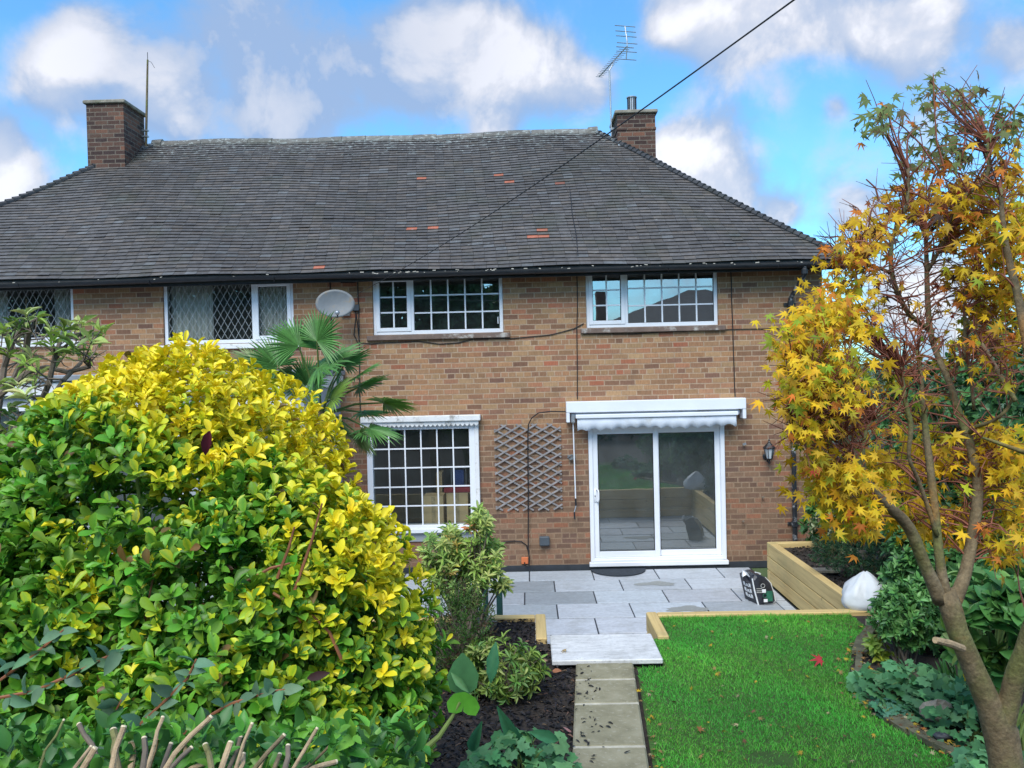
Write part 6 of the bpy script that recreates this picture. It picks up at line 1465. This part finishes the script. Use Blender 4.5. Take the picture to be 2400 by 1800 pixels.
n = 3200; x = NP.uniform(XP+.12, 5.3, n); y = NP.uniform(-4.0, -1.05, n); P = np.stack([x, y, np.full(n, TOP-.045)+NP.uniform(0, .02, n)], 1)
D = nrm(NP.normal(size=(n, 3))*np.array([1, 1, .25])); LL = NP.uniform(.02, .06, n); cc = jitcol(np.array([(.03, .024, .02), (.055, .042, .034), (.13, .10, .075)])[NP.choice(3, n, p=[.6, .3, .1])], n, .3)
leaves('soil_clods', 'chips', None, P, D, nrm(NP.normal(0, .5, (n, 3))+np.array([0, 0, 1])), LL, LL*NP.uniform(.2, .7, n), cc, cc, T_OVA, .9, False)
tag(bpy.data.objects['soil_clods'], 'dark crumbly soil and bark bits in the timber planter', 'soil', kind='stuff')
# leaf litter along the kerb and on the lawn
n = 300; x = NP.uniform(.7, 3.6, n); y = NP.uniform(-8.0, -4.2, n); ok = in_lawn(x, y); ok &= (NP.random(n) < np.clip(.25+(-y-4.5)*.28, .1, 1)); x, y = x[ok], y[ok]
xa = []; ya_ = []
for k in range(330):
    i = R.randrange(len(EW)-1); p = EW[i].lerp(EW[i+1], R.random()); xa.append(p.x+R.gauss(.10, .10)); ya_.append(p.y+R.gauss(0, .05))
xa += [float(pathr(q))+R.uniform(.0, .04) for q in NP.uniform(-7.8, -5.5, 70)]; ya_ += list(NP.uniform(-7.8, -5.5, 70))
nl_ = len(x); x = np.concatenate([x, xa]); y = np.concatenate([y, ya_]); n = len(x)
P = np.stack([x, y, TOP+NP.uniform(.018, .038, n)], 1); D = nrm(NP.normal(size=(n, 3))*np.array([1, 1, .2])); N = nrm(NP.normal(0, .35, (n, 3))+np.array([0, 0, 1]))
cb = np.array([(.55, .38, .04), (.36, .22, .08), (.22, .12, .06), (.45, .36, .20), (.50, .18, .04), (.10, .06, .04)])[NP.choice(6, n, p=[.26, .22, .18, .16, .06, .12])]; cc = jitcol(cb, n, .2); LL = NP.uniform(.018, .042, n)
leaves('leaf_litter', 'leaf_matt', None, P, D, N, LL, LL*NP.uniform(.6, 1, n), cc, cc*.9, T_MAP, 1.2, False)
tag(bpy.data.objects['leaf_litter'], 'small yellow and brown fallen leaves scattered on the lawn and along its kerb', 'leaf litter', kind='stuff')
def fallen(px, py, z, size, col, label, axis=(1, 0, .1), nv=(0, -.4, 1), T=T_MAP):
    p = PZ(px, py, z); c_ = np.array([col]); tag(leaves('fallen_leaf', 'leaf_matt', None, np.array([V3(p)]), np.array([axis], float), np.array([nv], float), np.array([size]), np.array([size*.9]), c_, c_*.85, T, 1.0, False), label, 'leaf', 'single fallen leaves')
fallen(1925, 1545, TOP+.055, .095, (.52, .035, .05), 'bright red maple leaf lying curled on the lawn', (-1, -.1, .1), (.1, -.75, .8))
fallen(1326, 1522, TOP+.085, .05, (.45, .33, .16), 'pale brown maple leaf on the riven step slab', (-1, .1, 0), (0, -.2, 1))
fallen(1295, 1572, TOP+.02, .075, (.48, .20, .10), 'orange-brown oval leaf on the black bark below the step slab', (1, -.3, .1), (0, -.3, 1), T_OVA)
fallen(1328, 1706, TOP+.03, .07, (.62, .30, .27), 'pinkish curled leaf on the black bark beside the path', (.1, -1, .1), (.5, -.3, 1), T_OVA)
fallen(1637, 1708, TOP+.03, .055, (.33, .14, .05), 'russet maple leaf on the lawn near the path', (1, .2, .1))
fallen(1497, 1620, TOP+.04, .04, (.75, .48, .03), 'small yellow-orange leaf at the edge of the path', (0, 1, .2), (0, -.8, .6))
n = 90; yy_ = NP.uniform(-7.6, -5.5, n); xx_ = np.array([pathx(q)[0]+abs(R.gauss(0, .10)) for q in yy_]); P = np.stack([xx_, yy_, np.full(n, TOP+.052)], 1); LL = NP.uniform(.012, .05, n); cc = jitcol((.02, .018, .018), n)
leaves('bark_scraps', 'chips', None, P, nrm(NP.normal(size=(n, 3))*np.array([1, 1, .1])), np.tile([0., 0, 1], (n, 1)), LL, LL*.3, cc, cc, T_OVA, .8, False); tag(bpy.data.objects['bark_scraps'], 'stray black bark scraps kicked onto the old path slabs', 'mulch', kind='stuff')

# ================================================================== BEHIND THE CAMERA (seen mirrored in the glass)
def far_tree(x, y, h, w_, label, seed, col):
    o = thing('tall_tree', label, 'tree', (x, y, TOP), 'tall trees mirrored in the window glass')
    MB().tube([(x, y, TOP-.1), (x+.1, y, h*.4), (x-.1, y, h*.75)], [.22, .17, .07], 9, wob=.08, seed=seed).build('trunk', 'twig_grey', o)
    n = 9000; d = nrm(NP.normal(size=(n, 3))); rr = NP.random(n)**.45; P = np.array([x, y, h*.58])+d*np.array([w_, w_, h*.42])*rr[:, None]*(1+.18*np.sin(d[:, :1]*7+seed)*np.cos(d[:, 2:]*6))
    cc = jitcol(col, n, .4); LL = NP.uniform(.18, .34, n); leaves('crown', 'leaf_matt', o, P, nrm(NP.normal(size=(n, 3))), nrm(NP.normal(size=(n, 3))+np.array([0, .5, .6])), LL, LL*.6, cc, cc, T_OVA, .6, False)
far_tree(-6.6, -23, 9.0, 2.3, 'dark broad tree mirrored in the middle upstairs window', 1, (.05, .10, .03)); far_tree(-3.2, -22.5, 8.6, 2.2, 'dark rounded tree mirrored beside the broad one in the middle window', 2, (.045, .10, .035)); far_tree(-16.2, -26, 9.0, 2.6, 'added dark tree blocking the sky reflection between the two leaded windows', 6, (.05, .09, .03)); far_tree(-21.0, -24, 9.5, 3.2, 'large added dark tree blocking the sky reflection in the half-hidden leaded window', 5, (.05, .09, .03)); far_tree(-11.2, -24, 9.5, 3.2, 'dark tree mirrored in the curtained leaded window', 3, (.055, .095, .035)); far_tree(-.7, -24, 7.4, 1.3, 'slim dark tree mirrored at the edge of the middle window', 4, (.04, .09, .03))  # the two labelled as blocking are added to keep sky off the leaded panes
for k, (x_, w_, h_) in enumerate(((-3.2, 1.3, 2.35), (-.6, 1.3, 2.1), (1.9, 1.3, 2.25), (4.4, 1.4, 2.6), (6.8, 1.5, 3.2), (-5.8, 1.5, 2.7))):
    shrub('rear_hedge', ['dark hedge clump mirrored low in the patio door', 'shorter dark hedge clump mirrored in the sliding door', 'dark leafy hedge clump mirrored in the fixed door pane', 'taller hedge clump mirrored at the side of the fixed pane', 'tall hedge clump closing the rear corner of the garden', 'rear hedge clump mirrored in the many-paned window'][k], (x_, -15.6, h_*.5+.3), (w_, .8, h_*.5), 500, 8, .12, .46, [(.6, (.035, .10, .03)), (.4, (.06, .15, .04))], T_OVA, base=(x_, -15.6, TOP-.03), cat='hedge', group='hedge across the foot of the garden', back=1.0, nstem=20, sr=(.02, .006))
OH = thing('opposite_house', 'brick house with a dark hipped roof and chimney, seen mirrored in the bright upstairs window', 'house', (7.3, -23, 0))
MB().box(2.7, 12, -26, -20, 0, 4.55).build('wall', 'red_brick_far', OH)
mb = MB(); e = [(2.2, -19.6, 4.45), (12.5, -19.6, 4.45), (12.5, -26.4, 4.45), (2.2, -26.4, 4.45)]; r1, r2 = (7.0, -23, 6.25), (7.8, -23, 6.25)
mb.add([*e, r1, r2], [(1, 0, 4, 5), (2, 1, 5), (3, 2, 5, 4), (0, 3, 4), (0, 1, 2, 3)]); orf = mb.build('roof', 'far_roof', OH)
MB().box(2.95, 3.35, -22.3, -21.7, 4.3, 6.2).build('chimney', 'red_brick_far', orf)
for x_ in (3.2, 5.0, 6.4, 8.4):
    f = MB(); f.box(x_, x_+1.0, -19.99, -19.9, 3.3, 4.2); f = f.build('window', 'paint_white_far', OH); MB().box(x_+.07, x_+.93, -19.89, -19.87, 3.37, 4.13).build('pane', 'vent_dark', f)
